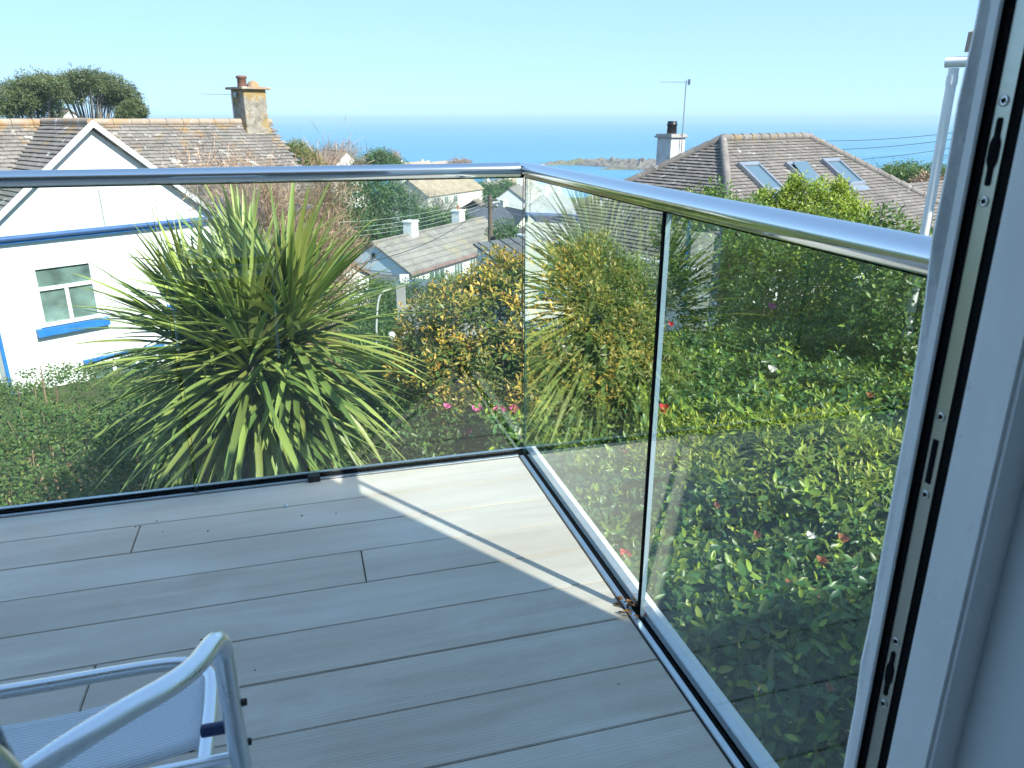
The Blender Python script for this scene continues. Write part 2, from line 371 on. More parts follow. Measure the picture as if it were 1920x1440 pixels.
def blob_surface(blobs, n, depth=.0, up_bias=.0, noise=.12):
    """random points on the outside of a union of ellipsoids (cx,cy,cz,rx,ry,rz)"""
    bl = np.array(blobs); area = (bl[:, 3]*bl[:, 4]*bl[:, 5])**(2/3); P, Nn = [], []
    for b, a in zip(bl, area/area.sum()):
        m = int(n*a*1.6)+4; d = rand_dirs(m); d[:, 2] = np.where(rng.random(m) < up_bias, np.abs(d[:, 2]), d[:, 2]); r = b[3:6]
        k = 1+noise*np.sin(d[:, 0]*7+b[0]*3)*np.cos(d[:, 1]*6+b[1]*5+d[:, 2]*4) - depth*rng.random(m)**1.5
        p = b[:3]+d*r*k[:, None]; keep = np.ones(m, bool)
        for c in bl:
            if c is b or np.allclose(c, b): continue
            keep &= (((p-c[:3])/c[3:6])**2).sum(1) > .86
        P.append(p[keep]); Nn.append(unit(d/r)[keep])
    return np.concatenate(P), np.concatenate(Nn)
def limb_tubes(mb, base, tips, r0, mi=0, sag=.25, seg=6):
    base = Vector(base)
    for tpt in tips:
        tpt = Vector(tpt); mid = base.lerp(tpt, .5)+Vector((random.uniform(-.1, .1), random.uniform(-.1, .1), sag*.3))*(tpt-base).length*.4
        pts = spline([base, mid, tpt], 4); mb.tube(pts, [r0*(1-.8*i/(len(pts)-1)) for i in range(len(pts))], seg, mi, False)
def shrub(name, label, blobs, mat, n, k, L, W, ln, young, base, singles=0, up=.5, fine=False, core=True, depth=.25, stem_r=.025, stem_mat='bark', cat='shrub', group=None, spread=(-5, 65), vis=None):
    base = Vector(base); e = empty(name, base, 0, label, cat, group)
    P, Nn = blob_surface(blobs, n, depth, .35)
    A = unit(Nn*(1-up)+np.array([0, 0, 1.])*up+rng.normal(0, .25, P.shape)); arr = shoots(P, A, k, L, W, ln, young, spread)
    if vis is not None: m = vis(arr[0]); arr = tuple(a[m] for a in arr)
    build_leaves(e, arr, mat, singles, fine)
    mb = MB(); tips = [Vector(b[:3])-base+Vector((random.uniform(-.3, .3)*b[3], random.uniform(-.3, .3)*b[4], .2*b[5])) for b in blobs for _ in range(3)]
    limb_tubes(mb, (0, 0, 0), tips, stem_r); mb.build('stems', M[stem_mat], e)
    return e
def tree(name, label, base, height, blobs, mat, n, lsize, trunk_r=.15, bark='bark', cat='tree', group=None, tone=.5, depth=.5, lean=(0, 0), kshoot=4):
    """tapered trunk, limbs to each lobe of the crown, leaf clumps through the crown's depth"""
    base = Vector(base); e = empty(name, base, 0, label, cat, group); mb = MB(); top = Vector((lean[0], lean[1], height*.55))
    pts = spline([Vector((0, 0, -.3)), Vector((lean[0]*.3+random.uniform(-.1, .1), lean[1]*.3, height*.25)), top], 5)
    mb.tube(pts, [trunk_r*(1-.55*i/(len(pts)-1)) for i in range(len(pts))], 8)
    for b in blobs:
        c = Vector(b[:3])-base; st = pts[random.randint(len(pts)//2, len(pts)-1)]
        for q in range(3):
            tp = c+Vector((random.uniform(-.6, .6)*b[3], random.uniform(-.6, .6)*b[4], random.uniform(-.1, .6)*b[5])); mid = st.lerp(tp, .5)-Vector((0, 0, .08*(tp-st).length))
            pp = spline([st, mid, tp], 4); mb.tube(pp, [trunk_r*.4*(1-.85*i/(len(pp)-1)) for i in range(len(pp))], 5, 0, False)
    mb.build('trunk', M[bark], e)
    P, Nn = blob_surface(blobs, n, depth, .3, .22); cl = rng.normal(0, lsize*1.2, P.shape); P = P+cl
    A = unit(Nn*.5+np.array([0, 0, .5])+rng.normal(0, .4, P.shape)); arr = shoots(P, A, kshoot, lsize, lsize*.5, lsize*1.2, tone)
    o = build_leaves(e, arr, mat, 0, name='crown'); return e
def bare_tree(name, label, base, height, spread, n_tw, tl, mat, r=.1, cat='tree', group=None, bark='bark', tw=.006, up=.5):
    base = Vector(base); e = empty(name, base, 0, label, cat, group); mb = MB(); tips = []
    for i in range(9):
        a = i*2.4; rr = spread*random.uniform(.25, .75); tp = Vector((math.cos(a)*rr, math.sin(a)*rr, height*random.uniform(.55, .85)))
        pts = spline([Vector((0, 0, -.2)), Vector((tp.x*.12, tp.y*.12, height*.3)), tp.lerp(Vector((0, 0, height*.45)), .4), tp], 4)
        mb.tube(pts, [r*(1-.85*k/(len(pts)-1)) for k in range(len(pts))], 6, 0, False); tips += pts[4:]
    mb.build('trunk', M[bark], e); tips = np.array([tuple(t) for t in tips]); m = n_tw
    B = tips[rng.integers(0, len(tips), m)]+rng.normal(0, spread*.13, (m, 3)); D = unit(rng.normal(size=(m, 3))*.8+unit(B*np.array([1, 1, .2]))*.7+np.array([0, 0, up]))
    V, F4, F3, tn = leaf_arrays(B, D, rand_dirs(m), tl*rng.uniform(.5, 1.2, m), tw*rng.uniform(.6, 1.3, m), rng.random(m), False, .6, .1)
    o = link('twigs', npmesh('twigs', V, F4, F3, tn, [mat]), e); o['kind'] = 'stuff'; return e

# ================================================================== SETTING
def sm(x): x = max(0., min(1., x)); return x*x*(3-2*x)
_ZR = [(0, -2.9), (6, -3.0), (12, -3.4), (20, -4.2), (30, -6.0), (45, -9.8), (60, -12.6), (90, -15), (150, -18.5), (230, -23), (300, -27.5), (345, -31.5), (600, -36), (20000, -40)]
SEA = -29.5
def ground(x, y):
    r = math.hypot(x, y); az = math.degrees(math.atan2(x, y)); z = -40
    for (a, za), (b, zb) in zip(_ZR, _ZR[1:]):
        if a <= r <= b: z = za+(zb-za)*(r-a)/(b-a); break
    if abs(az) > 90: return z if r < 12 else max(z, -3.5-r*.05)
    z += 9.5*sm((9-az)/14)*sm((r-25)/110)*(1-sm((r-330)/150)*.6)
    z += 7*sm((az-26)/10)*sm((r-12)/40)*(1-sm((r-160)/100))
    z += .25*math.sin(x*.31+1)*math.cos(y*.27)*sm(r/25)
    return z
t = NT('ground_grass'); p = t.pos()
gc = t.ramp(t.noise(p, .35, 6, .65), [(.3, (.045, .065, .022)), (.5, (.085, .11, .035)), (.7, (.14, .13, .06))])
gc = t.mix(t.maprange(t.noise(p, 2.5, 5, .6), .5, .7, 0, .5), gc, (.07, .06, .04))
t.pbr(gc, .95, 0, t.bump(t.noise(p, 6, 6, .7), 1.0, .12), .2); M['ground_grass'] = t.mat
rads = [0.01, 3, 6, 9, 12, 16, 20, 25, 30, 37, 45, 52, 60, 70, 80, 90, 105, 120, 135, 150, 170, 190, 210, 230, 255, 280, 300, 320, 345, 400, 600, 1500, 6000, 26000]
azs = list(range(-180, -48, 12))+list(range(-48, 61, 3))+list(range(72, 180, 12))
mb = MB(); vs = []; fs = []; na = len(azs)
for r in rads:
    for a in azs: x, y = r*math.sin(R(a)), r*math.cos(R(a)); vs.append((x, y, ground(x, y)))
for i in range(len(rads)-1):
    for j in range(na): j2 = (j+1) % na; fs.append((i*na+j, (i+1)*na+j, (i+1)*na+j2, i*na+j2))
mb.add(vs, fs, 0, True); tag(mb.build('ground', M['ground_grass']), kind='structure')

t = NT('sea_water'); p = t.pos()
w1 = t.noise(t.mapping(p, (.05, .12, 1), None, (0, 0, .35)), 1, 6, .62); w2 = t.noise(t.mapping(p, (.4, .8, 1), None, (0, 0, .35)), 1, 4, .6)
big = t.noise(t.mapping(p, (.002, .012, 1), None, (0, 0, -.27)), 1, 6, .65)
sc = t.ramp(big, [(.3, (.04, .20, .34)), (.52, (.06, .25, .39)), (.72, (.11, .31, .43))])
foam = t.maprange(t.noise(t.mapping(p, (.06, .16, 1), None, (0, 0, .35)), 1, 6, .75), .735, .76, 0, .8)
sc = t.mix(foam, sc, (.8, .85, .86))
hgt = t.math('ADD', t.math('MULTIPLY', w1, 1.0), t.math('MULTIPLY', w2, .22))
t.pbr(sc, .32, 0, t.bump(hgt, .8, 3.0), .5); M['sea_water'] = t.mat
mb = MB(); vs = []; fs = []; rr = [120, 300, 600, 1500, 5000, 15000, 26000]; aa = list(range(-60, 76, 3))
for r in rr:
    for a in aa: vs.append((r*math.sin(R(a)), r*math.cos(R(a)), SEA))
for i in range(len(rr)-1):
    for j in range(len(aa)-1): fs.append((i*len(aa)+j, (i+1)*len(aa)+j, (i+1)*len(aa)+j+1, i*len(aa)+j+1))
mb.add(vs, fs); tag(mb.build('sea', M['sea_water']), kind='structure')

# rocky headland lying off the shore
t = NT('rock'); p = t.pos()
rc = t.ramp(t.noise(p, .12, 6, .7), [(.3, (.10, .085, .075)), (.5, (.20, .17, .14)), (.7, (.28, .25, .18))])
rc = t.mix(t.maprange(t.noise(p, .05, 4, .6), .5, .65, 0, .7), rc, (.20, .21, .10))
t.pbr(rc, .92, 0, t.bump(t.noise(p, .5, 6, .75), 1.0, 1.5), .2); M['rock'] = t.mat
def rocks(name, px0, px1, D, depth, hgt, seed, mi='rock'):
    a = at(px0, 318, D); b = at(px1, 318, D); a.z = b.z = SEA; u = (b-a); n = Vector((-u.y, u.x, 0)).normalized(); rg = np.random.default_rng(seed)
    nx, ny = 70, 18; ph = rg.uniform(0, 6, 12); vs, fs = [], []
    for j in range(ny+1):
        for i in range(nx+1):
            s, q = i/nx, j/ny*2-1; env = (1-q*q)*min(1, s*5+.05)*(1 if s < .9 else (1-s)*10)
            h = env**.6*hgt*(.62+.22*math.sin(s*17+ph[0])*math.cos(q*4+ph[1])+.14*math.sin(s*47+q*5+ph[2])+.20*rg.normal())-.6
            vs.append(a+u*s+n*(q*depth*(.6+.4*math.sin(s*9+ph[3])))+Vector((0, 0, h)))
    for j in range(ny):
        for i in range(nx): fs.append((j*(nx+1)+i, j*(nx+1)+i+1, (j+1)*(nx+1)+i+1, (j+1)*(nx+1)+i))
    mbb = MB(); mbb.add(vs, fs); return mbb.build(name, M[mi])
tag(rocks('rocky_headland', 1012, 1420, 562, 44, 5.2, 3), kind='structure')
tag(rocks('shore_reef', 1120, 1300, 508, 9, 2.2, 5), kind='structure')

simple('foam', (.85, .88, .88), .8, var=.1, scale=.3)
mb = MB(); vs = []; fs = []; n = 40; a = at(1016, 319, 548); b = at(1062, 315, 575); a.z = b.z = SEA+.25; u = b-a; q = Vector((-u.y, u.x, 0)).normalized()
for i in range(n+1):
    s_ = i/n; w = 5.5*math.sin(s_*math.pi)**.7*(.5+.5*random.random())+.3; c_ = a+u*s_+q*(2.5*math.sin(s_*9)); vs += [c_-q*w*.5, c_+q*w*.5]
for i in range(n): fs.append((i*2, i*2+2, i*2+3, i*2+1))
mb.add(vs, fs); tag(mb.build('surf', M['foam']), kind='structure')

# ------------------------------------------------------------------ own house (walls, roof, room) - the camera stands in its doorway
FY = 0.585; JX = 0.570; CX = 1.39; LX = -6.0
house = empty('house', (0, 0, -2.9), 0, 'rendered white house wall round the open balcony door', 'house')
hz = 2.9
def hbox(name, x0, x1, y0, y1, z0, z1, mat, parent=house, bev=0):
    mb = MB(); mb.box(((x0+x1)/2, (y0+y1)/2, (z0+z1)/2+hz), (x1-x0, y1-y0, z1-z0), None, 0, bev); return mb.build(name, M[mat], parent)
t = NT('pier_render'); p = t.pos(); nz = t.noise(p, 55, 5, .7); st = t.noise(t.mapping(p, (1, 1, .3)), 14, 5, .7)
pc = t.mix(t.maprange(st, .5, .75, 0, .6), (.90, .90, .89), (.62, .63, .63)); t.pbr(pc, .9, 0, t.bump(nz, 1.0, .004), .2); M['pier_render'] = t.mat
# pier with an uneven plastered arris
mb = MB(); vs = []; nzz = 90; rg = np.random.default_rng(2); wob = np.cumsum(rg.normal(0, .0020, nzz+1)); wob -= np.linspace(0, wob[-1], nzz+1)
for i in range(nzz+1):
    z = -2.9+hz+ (2.55+2.9)*i/nzz; w = wob[i]+rg.normal(0, .0006)
    vs += [(JX+.006, .5655, z), (JX+w-.001, FY-.010, z), (JX+.008+w, FY+.001, z), (CX, FY, z)]
fs = [(i*4+k, i*4+k+1, i*4+k+5, i*4+k+4) for i in range(nzz) for k in range(3)]
mb.add(vs, fs, 0); mb.build('door_pier', M['pier_render'], house)
hbox('wall', .66, CX, .25, .583, -2.9, 2.55, 'render_white')
hbox('wall', LX, -2.3, .25, FY, -2.9, 2.55, 'render_white')
hbox('wall', -2.3, .66, .25, FY, 2.15, 2.55, 'render_white')
hbox('wall', -2.3, .66, .25, FY-.01, -2.9, -.06, 'render_white')
mb = MB(); mb.box(((CX+7)/2, -4.6, (3.9-2.9)/2+hz), (7-CX, 4.8, 3.9+2.9)); mb.prism([(CX, -2.2, 3.9+hz), (CX, -4.6, 4.9+hz), (CX, -7.0, 3.9+hz)], (7-CX, 0, 0)); mb.build('hedge_shade_wing', M['render_white'], house)  # unseen wing, added to throw shade on the near hedge
hbox('side_wall', CX-.25, CX, -6, .25, -2.9, 2.55, 'render_white')
mb = MB(); tr = math.tan(R(24)); mb.prism([(LX, FY+.06, 2.53+hz), (LX, FY+.06, 2.60+hz), (LX, -3.5, 2.60+hz+4.1*tr), (LX, -7.6, 2.60+hz), (LX, -7.6, 2.53+hz)], (CX+.03-LX, 0, 0)); mb.build('roof', M['rows_grey'], house)
hbox('gutter', LX, CX+.03, FY+.062, FY+.15, 2.46, 2.53, 'upvc')
# room behind the camera
hbox('inner_wall', .604, .66, -4, .462, -.05, 2.4, 'interior_wall')
hbox('inner_wall', -3.2, -3.1, -4, .25, -.05, 2.4, 'interior_wall')
hbox('inner_wall', -3.2, .66, -4.1, -4, -.05, 2.4, 'interior_wall')
hbox('ceiling', -3.2, .66, -4.1, .25, 2.4, 2.45, 'render_white')
hbox('room_floor', -3.2, .66, -4.1, .25, -.07, -.04, 'interior_wall')
hbox('sill', -2.3, .60, .25, .60, -.055, -.012, 'upvc')

# ------------------------------------------------------------------ door frame with keep plate
fr = empty('door_frame', (0, 0, 0), 0, 'white door frame with steel lock keep strip at right', 'door frame')
def strip(name, az0, az1, X, mat, z0=0.0, z1=2.15, depth=.06, bev=0, parent=fr, y0=None):
    ya = X/math.tan(R(az0)); yb = X/math.tan(R(az1)) if y0 is None else y0
    mb = MB(); mb.box((X+depth/2, (ya+yb)/2, (z0+z1)/2), (depth, ya-yb, z1-z0), None, 0, bev); return mb.build(name, M[mat], parent), ya, yb
strip('outer_lip', 45.25, 45.80, .570, 'upvc', depth=.004, bev=.001)
strip('gasket', 45.4, 46.46, .5765, 'gasket', depth=.05)
strip('gasket', 47.3, 48.2, .5800, 'gasket', depth=.05)
keep, ky0, ky1 = strip('keep_plate', 46.52, 47.40, .578, 'keep_steel', z0=.03, z1=2.1, depth=.0018)
strip('inner_frame', 47.86, 50.85, .570, 'upvc', bev=.004)
hbox_d = MB(); hbox_d.box((.632, .455, 1.075), (.055, .075, 2.15), None, 0, .004); hbox_d.build('inner_frame', M['interior_wall'], fr)
KX = .578; KY = (ky0+ky1)/2
def keep_screw(z):
    mb = MB(); ring = []
    for r, dx in ((.0048, 0), (.0046, -.0009), (.003, -.0006)):
        ring += [(KX+dx-.0003, KY+r*math.cos(a*math.pi/8), z+r*math.sin(a*math.pi/8)) for a in range(16)]
    fs = [(k*16+i, k*16+(i+1) % 16, k*16+16+(i+1) % 16, k*16+16+i) for k in range(2) for i in range(16)]+[tuple(range(32, 48))]
    mb.add(ring, fs, 0, True)
    for a in (R(20), R(110)): mb.box((KX-.0013, KY, z), (.0012, .0042, .0013), Matrix.Rotation(a, 3, 'X'), 1)
    mb.build('screw', [M['screw_steel'], M['gasket']], keep)
def keep_slot(prof):                            # closed outline of (dy, z): black slab on the plate, its colour giving the recess's shade
    mb = MB(); mb.prism([(KX-.0012, KY+dy, z) for dy, z in prof], (.0014, 0, 0)); mb.build('slot_shade', M['gasket'], keep)
def zof(py, px): d = ray(px, py); return CAM.z+d.z*(math.hypot(KX, KY)/math.hypot(d.x, d.y))
def lozenge(z0, z1, w, W):                      # narrow-wide-narrow keyhole of the bolt keeps
    n = z1-z0; h = []
    for q, ww in ((0, w*.5), (.02, w*.85), (.05, w), (.27, w), (.32, W*.8), (.38, W), (.62, W), (.68, W*.8), (.73, w), (.95, w), (.98, w*.85), (1, w*.5)): h.append((q, ww))
    return [(-ww, z0+q*n) for q, ww in h]+[(ww, z0+q*n) for q, ww in reversed(h)]
for px, py in ((1857, 189), (1824, 377), (1749, 779), (1719, 924), (1665, 1198), (1642, 1314)): keep_screw(zof(py, px))
keep_slot(lozenge(zof(348, 1830), zof(220, 1852), .0025, .0050))
keep_slot(lozenge(zof(1298, 1644), zof(1217, 1660), .0025, .0047))
za, zb = zof(903, 1727), zof(822, 1739); keep_slot([(-.0027, za), (-.0027, zb), (.0027, zb), (.0027, za)])

# ------------------------------------------------------------------ deck
deck = MB(); deck.box((-.95, 1.62, -.13), (3.6, 2.10, .16)); deck = tag(deck.build('deck', M['concrete']), kind='structure')
for zc in ():
    pass
Yj = [2.637, 2.458, 2.281, 2.104, 1.927, 1.750, 1.573, 1.396, 1.219, 1.042, .865, .688, .60]
butts = {1: [-.580], 3: [.105], 4: [-1.25], 5: [-.568], 7: [-.95], 9: [-.2]}
for i in range(len(Yj)-1):
    y1, y0 = Yj[i]-.0010, Yj[i+1]+.0010; xs = [-2.6]+butts.get(i, [])+[.770]
    for a, b in zip(xs, xs[1:]):
        L = b-a-.0034; W = y1-y0; mb = MB(); mb.box((0, 0, 0), (L, W, .028), None, 0, .0022)
        o = mb.build('plank', M['deck_board'], deck); o.location = ((a+b)/2, (y0+y1)/2, -.014+random.uniform(-.0008, .0004))

# ------------------------------------------------------------------ glass balustrade
bal = empty('glass_balustrade', (0.8, 2.67, -.05), 0, 'frameless glass balustrade with polished tubular steel handrail round the deck', 'balustrade')
bo = Vector(bal.location)
def bpart(mb, name, mats): mb.v = [tuple(Vector(v)-bo) for v in mb.v]; return mb.build(name, mats, bal)
def panel(x0, x1, y0, y1, pol=None):
    mb = MB(); mb.box(((x0+x1)/2, (y0+y1)/2, .515), (x1-x0, y1-y0, 1.13)); big = 2 if (x1-x0) < (y1-y0) else 1
    # faces: 0 -x,1 +x,2 -y,3 +y,4 -z,5 +z
    for k in range(6):
        side = k in ((0, 1) if (x1-x0) < (y1-y0) else (2, 3)); mb.m[k] = 0 if side else 1
    if pol is not None: mb.m[pol] = 2
    return bpart(mb, 'glass_panel', [M['balustrade_glass'], M['glass_edge'], M['glass_edge_reflected']])
GX, GY, TH = .802, 2.672, .006
panel(-.420, .792, GY-TH, GY+TH); panel(-2.6, -.432, GY-TH, GY+TH)
panel(GX-TH, GX+TH, 1.582, 2.664); panel(GX-TH, GX+TH, .60, 1.562, 3)
def bx(name, x0, x1, y0, y1, z0, z1, mat, bev=0):
    mb = MB(); mb.box(((x0+x1)/2, (y0+y1)/2, (z0+z1)/2), (x1-x0, y1-y0, z1-z0), None, 0, bev); return bpart(mb, name, M[mat])
bx('base_channel', .773, .790, .60, 2.64, -.10, .004, 'channel_alu', .002)
bx('base_channel', .8145, .842, .60, 2.712, -.10, .006, 'channel_alu', .002)
bx('gasket', .7905, .7955, .60, 2.664, -.10, .007, 'gasket'); bx('gasket', .8085, .8140, .60, 2.68, -.10, .008, 'gasket')
bx('base_channel', -2.6, .7725, 2.640, 2.657, -.10, .004, 'channel_alu', .002)
bx('base_channel', -2.6, .8140, 2.686, 2.712, -.10, .006, 'channel_alu', .002)
bx('gasket', -2.6, .790, 2.6575, 2.6655, -.10, .009, 'gasket'); bx('gasket', -2.6, .8080, 2.6785, 2.6855, -.10, .010, 'gasket')
bx('fascia', .8425, .868, .60, 2.738, -.30, -.01, 'paint_white'); bx('fascia', -2.6, .842, 2.7125, 2.738, -.30, -.01, 'paint_white')
bx('joint_dark_strip', GX-TH+.0005, GX+TH-.0005, 1.5725, 1.5815, -.04, 1.066, 'gasket')  # dark strip added in the gap to widen the panel edge's dark line
bx('clip', -.040, .004, 2.625, 2.664, -.004, .021, 'black_plastic', .002); bx('clip', -.432, -.420, 2.650, 2.666, -.004, .020, 'black_plastic', .001)
RZ, RR = 1.092, .0255
mb = MB(); mb.tube([(-2.6, GY, RZ), (-1.3, GY, RZ), (0, GY, RZ), (.70, GY, RZ), (GX-.0256, GY, RZ)], RR, 40); bpart(mb, 'handrail', M['stainless'])
mb = MB(); mb.tube([(GX, .588, RZ), (GX, 1.2, RZ), (GX, 2.0, RZ), (GX, 2.60, RZ), (GX, GY+.0254, RZ)], RR, 40); bpart(mb, 'handrail', M['stainless'])
mb = MB(); mb.tube([(GX-.040, GY, RZ), (GX-.0256, GY, RZ)], RR+.0009, 40); bpart(mb, 'rail_connector', M['stainless'])
bx('rail_gasket', -2.6, .79, GY-.0085, GY+.0085, RZ-.0262, RZ-.0205, 'gasket'); bx('rail_gasket', GX-.0085, GX+.0085, .6, 2.66, RZ-.0262, RZ-.0205, 'gasket')

# ------------------------------------------------------------------ aluminium garden chair
chair = empty('folding_chair', (-.40, .80, 0), 0, 'aluminium tube garden chair with pale blue mesh sling seat', 'chair')
co = Vector(chair.location)
def cpart(mb, name, mats, par=chair): mb.v = [tuple(Vector(v)-co) for v in mb.v]; return mb.build(name, mats, par)
CW = .235; cxm = -.415                       # half width of the seat, chair axis
zs = .455
seatpath = [(cxm-CW, .52, zs-.03), (cxm-CW, .80, zs), (cxm-CW, .98, zs+.015), (cxm-CW+.012, 1.035, zs+.018), (cxm-CW+.06, 1.065, zs+.018), (cxm, 1.075, zs+.012), (cxm+CW-.06, 1.065, zs+.018), (cxm+CW-.012, 1.035, zs+.018), (cxm+CW, .98, zs+.015), (cxm+CW, .80, zs), (cxm+CW, .52, zs-.03)]
mb = MB(); mb.tube(spline(seatpath, 7), .0105, 12); cpart(mb, 'seat_frame', M['aluminium'])
t = NT('sling_fabric'); p = t.pos(); wv = t.n('TexWave', wave_type='BANDS', bands_direction='Y'); t.l(p, wv.inputs[0]); wv.inputs['Scale'].default_value = 62; wv.inputs['Distortion'].default_value = .3
wx = t.n('TexWave', wave_type='BANDS', bands_direction='X'); t.l(p, wx.inputs[0]); wx.inputs['Scale'].default_value = 90
fc = t.mix(wv.outputs['Fac'], (.66, .70, .74), (.80, .82, .84)); fc = t.mix(t.maprange(t.noise(p, 9, 4), .4, .7, 0, .25), fc, (.62, .68, .78))
t.pbr(fc, .75, 0, t.bump(t.math('ADD', wv.outputs['Fac'], t.math('MULTIPLY', wx.outputs['Fac'], .4)), .5, .002), .3); M['sling_fabric'] = t.mat
def sling(y0, y1, z0, z1, sag, name):
    mb = MB(); vs = []; fs = []; nx, ny = 18, 6
    for j in range(ny+1):
        for i in range(nx+1):
            s, q = i/nx, j/ny; x = cxm-CW+.004+(2*CW-.008)*s; d = 4*s*(1-s)
            vs.append((x, y0+(y1-y0)*q-(.018*d if j == ny else 0), z0+(z1-z0)*q+.008-sag*d))
    for j in range(ny):
        for i in range(nx): a = j*(nx+1)+i; fs.append((a, a+1, a+nx+2, a+nx+1))
    mb.add(vs, fs, 0, True); o = cpart(mb, name, M['sling_fabric']); m = o.modifiers.new('thick', 'SOLIDIFY'); m.thickness = .002; return o
s1 = sling(.885, 1.03, zs+.006, zs+.016, .022, 'seat_sling'); s2 = sling(.55, .868, zs-.025, zs+.004, .03, 'seat_sling')
for sgn in (-1, 1):
    for y in (.99, .935, .89, .855, .80, .70, .60):
        mb = MB(); mb.lathe((cxm+sgn*(CW-.018), y, zs+.012-.05*(1.0-y)), [(.0045, 0), (.0045, .002), (.002, .0035)], 10); cpart(mb, 'rivet', M['iron'], chair)
for sgn in (-1, 1):
    ax = cxm+sgn*(CW+.045)
    if sgn > 0:
        pth = [(ax+.035, .62, .0), (ax+.018, .78, .30), (ax+.004, .835, .50), (ax, .855, .60), (ax-.001, .860, .632), (ax-.003, .852, .652), (ax-.008, .835, .662), (ax-.022, .785, .672), (ax-.045, .745, .682), (ax-.080, .705, .692), (ax-.125, .655, .700), (ax-.19, .59, .70), (ax-.25, .53, .70)]
    else:
        pth = [(ax-.035, .62, .0), (ax-.018, .78, .30), (ax-.004, .835, .50), (ax, .855, .60), (ax, .860, .632), (ax, .852, .652), (ax, .835, .662), (ax, .72, .69), (ax+.02, .60, .70), (ax+.06, .53, .70)]
    mb = MB(); mb.tube(spline(pth, 7), .0128, 14); cpart(mb, 'arm_and_leg', M['aluminium'])
    mb = MB(); mb.tube([(ax-sgn*.010, .848, .525), (ax-sgn*.038, .852, .522)], .0085, 12); cpart(mb, 'spacer', M['navy_plastic'])
    for z, y in ((.555, .852), (.50, .842)):
        mb = MB(); mb.tube([(ax+sgn*.008, y, z), (ax+sgn*.020, y, z)], [.006, .0045], 10); cpart(mb, 'bolt', M['iron'])
    mb = MB(); mb.tube(spline([(ax-sgn*.02, 1.10, 0), (ax-sgn*.02, .95, .25), (ax-sgn*.02, .72, .47)], 5), .011, 12); cpart(mb, 'leg', M['aluminium'])
mb = MB(); mb.tube([(cxm-CW-.05, .835, .485), (cxm+CW+.045, .835, .485)], .009, 10); cpart(mb, 'cross_bar', M['aluminium'])
mb = MB(); mb.tube(spline([(cxm-CW, .55, .45), (cxm-CW, .45, .75), (cxm-CW+.05, .40, .98), (cxm, .395, 1.0), (cxm+CW-.05, .40, .98), (cxm+CW, .45, .75), (cxm+CW, .55, .45)], 7), .0105, 12)
cpart(mb, 'back_frame', M['aluminium'])
mb = MB(); mb.add([(cxm-CW+.01, .53, .48), (cxm+CW-.01, .53, .48), (cxm+CW-.01, .41, .95), (cxm-CW+.01, .41, .95)], [(0, 1, 2, 3)]); o = cpart(mb, 'back_sling', M['sling_fabric']); o.modifiers.new('thick', 'SOLIDIFY').thickness = .002

# ================================================================== BUILDINGS
class Frame:                                     # a along the ridge, b to the right-hand side of it seen from above... b = toward viewer side
    def __init__(s, o, heading):
        s.o = Vector(o); h = R(heading); s.a = Vector((math.sin(h), math.cos(h), 0)); s.b = Vector((math.cos(h), -math.sin(h), 0))   # b points right of a
    def p(s, a, b, z): return s.o+s.a*a+s.b*b+Vector((0, 0, z))
    def M3(s): return Matrix((s.a, s.b, Vector((0, 0, -1)))).transposed()
def window(parent, fr, a0, a1, z0, z1, face, pos, org, mats=('paint_white', 'window_glass'), cols=2, rows=(.0,), sill=None, inner=True, bar=.035, depth=.05, label=None):
    """face 'b': wall at b=pos spanning a0..a1;  face 'a': wall at a=pos spanning b=a0..a1.  window(frame) > pane, sill"""
    sg = 1 if pos >= 0 else -1
    def pt(u, w, z): return (fr.p(u, pos+sg*w, z) if face == 'b' else fr.p(pos+sg*w, u, z))-org
    def slab(mb, u0, u1, w0, w1, zz0, zz1, mi=0):
        c = [pt(u, w, z) for u in (u0, u1) for w in (w0, w1) for z in (zz0, zz1)]
        mb.add(c, [(0, 1, 3, 2), (4, 6, 7, 5), (0, 4, 5, 1), (2, 3, 7, 6), (0, 2, 6, 4), (1, 5, 7, 3)], mi)
    mb = MB(); d0, d1 = -.01, depth
    slab(mb, a0, a0+bar, d0, d1, z0, z1); slab(mb, a1-bar, a1, d0, d1, z0, z1); slab(mb, a0+bar, a1-bar, d0, d1, z0, z0+bar); slab(mb, a0+bar, a1-bar, d0, d1, z1-bar, z1)
    for i in range(1, cols):
        u = a0+(a1-a0)*i/cols; top = z1-bar if not rows or rows[0] == 0 else z0+(z1-z0)*rows[0]
        slab(mb, u-bar/2, u+bar/2, d0, d1-.006, z0+bar, top)
    for r_ in rows:
        if r_: z = z0+(z1-z0)*r_; slab(mb, a0+bar, a1-bar, d0, d1-.003, z-bar/2, z+bar/2)
    w = mb.build('window', M[mats[0]], parent)
    if label: w['label'] = label
    mb = MB(); slab(mb, a0+bar*.5, a1-bar*.5, .012, .018, z0+bar*.5, z1-bar*.5); mb.build('pane', M[mats[1]], w)
    mb = MB(); slab(mb, a0+.01, a1-.01, .002, .006, z0+.01, z1-.01); mb.build('dim_room_sheet', M['dark_room'], w)  # sheet behind the pane, dimness of the room put into its colour
    if sill: mb = MB(); slab(mb, a0-.12, a1+.12, .0, .14, z0-.17, z0-.02); mb.build('sill', M[sill], w)
    return w
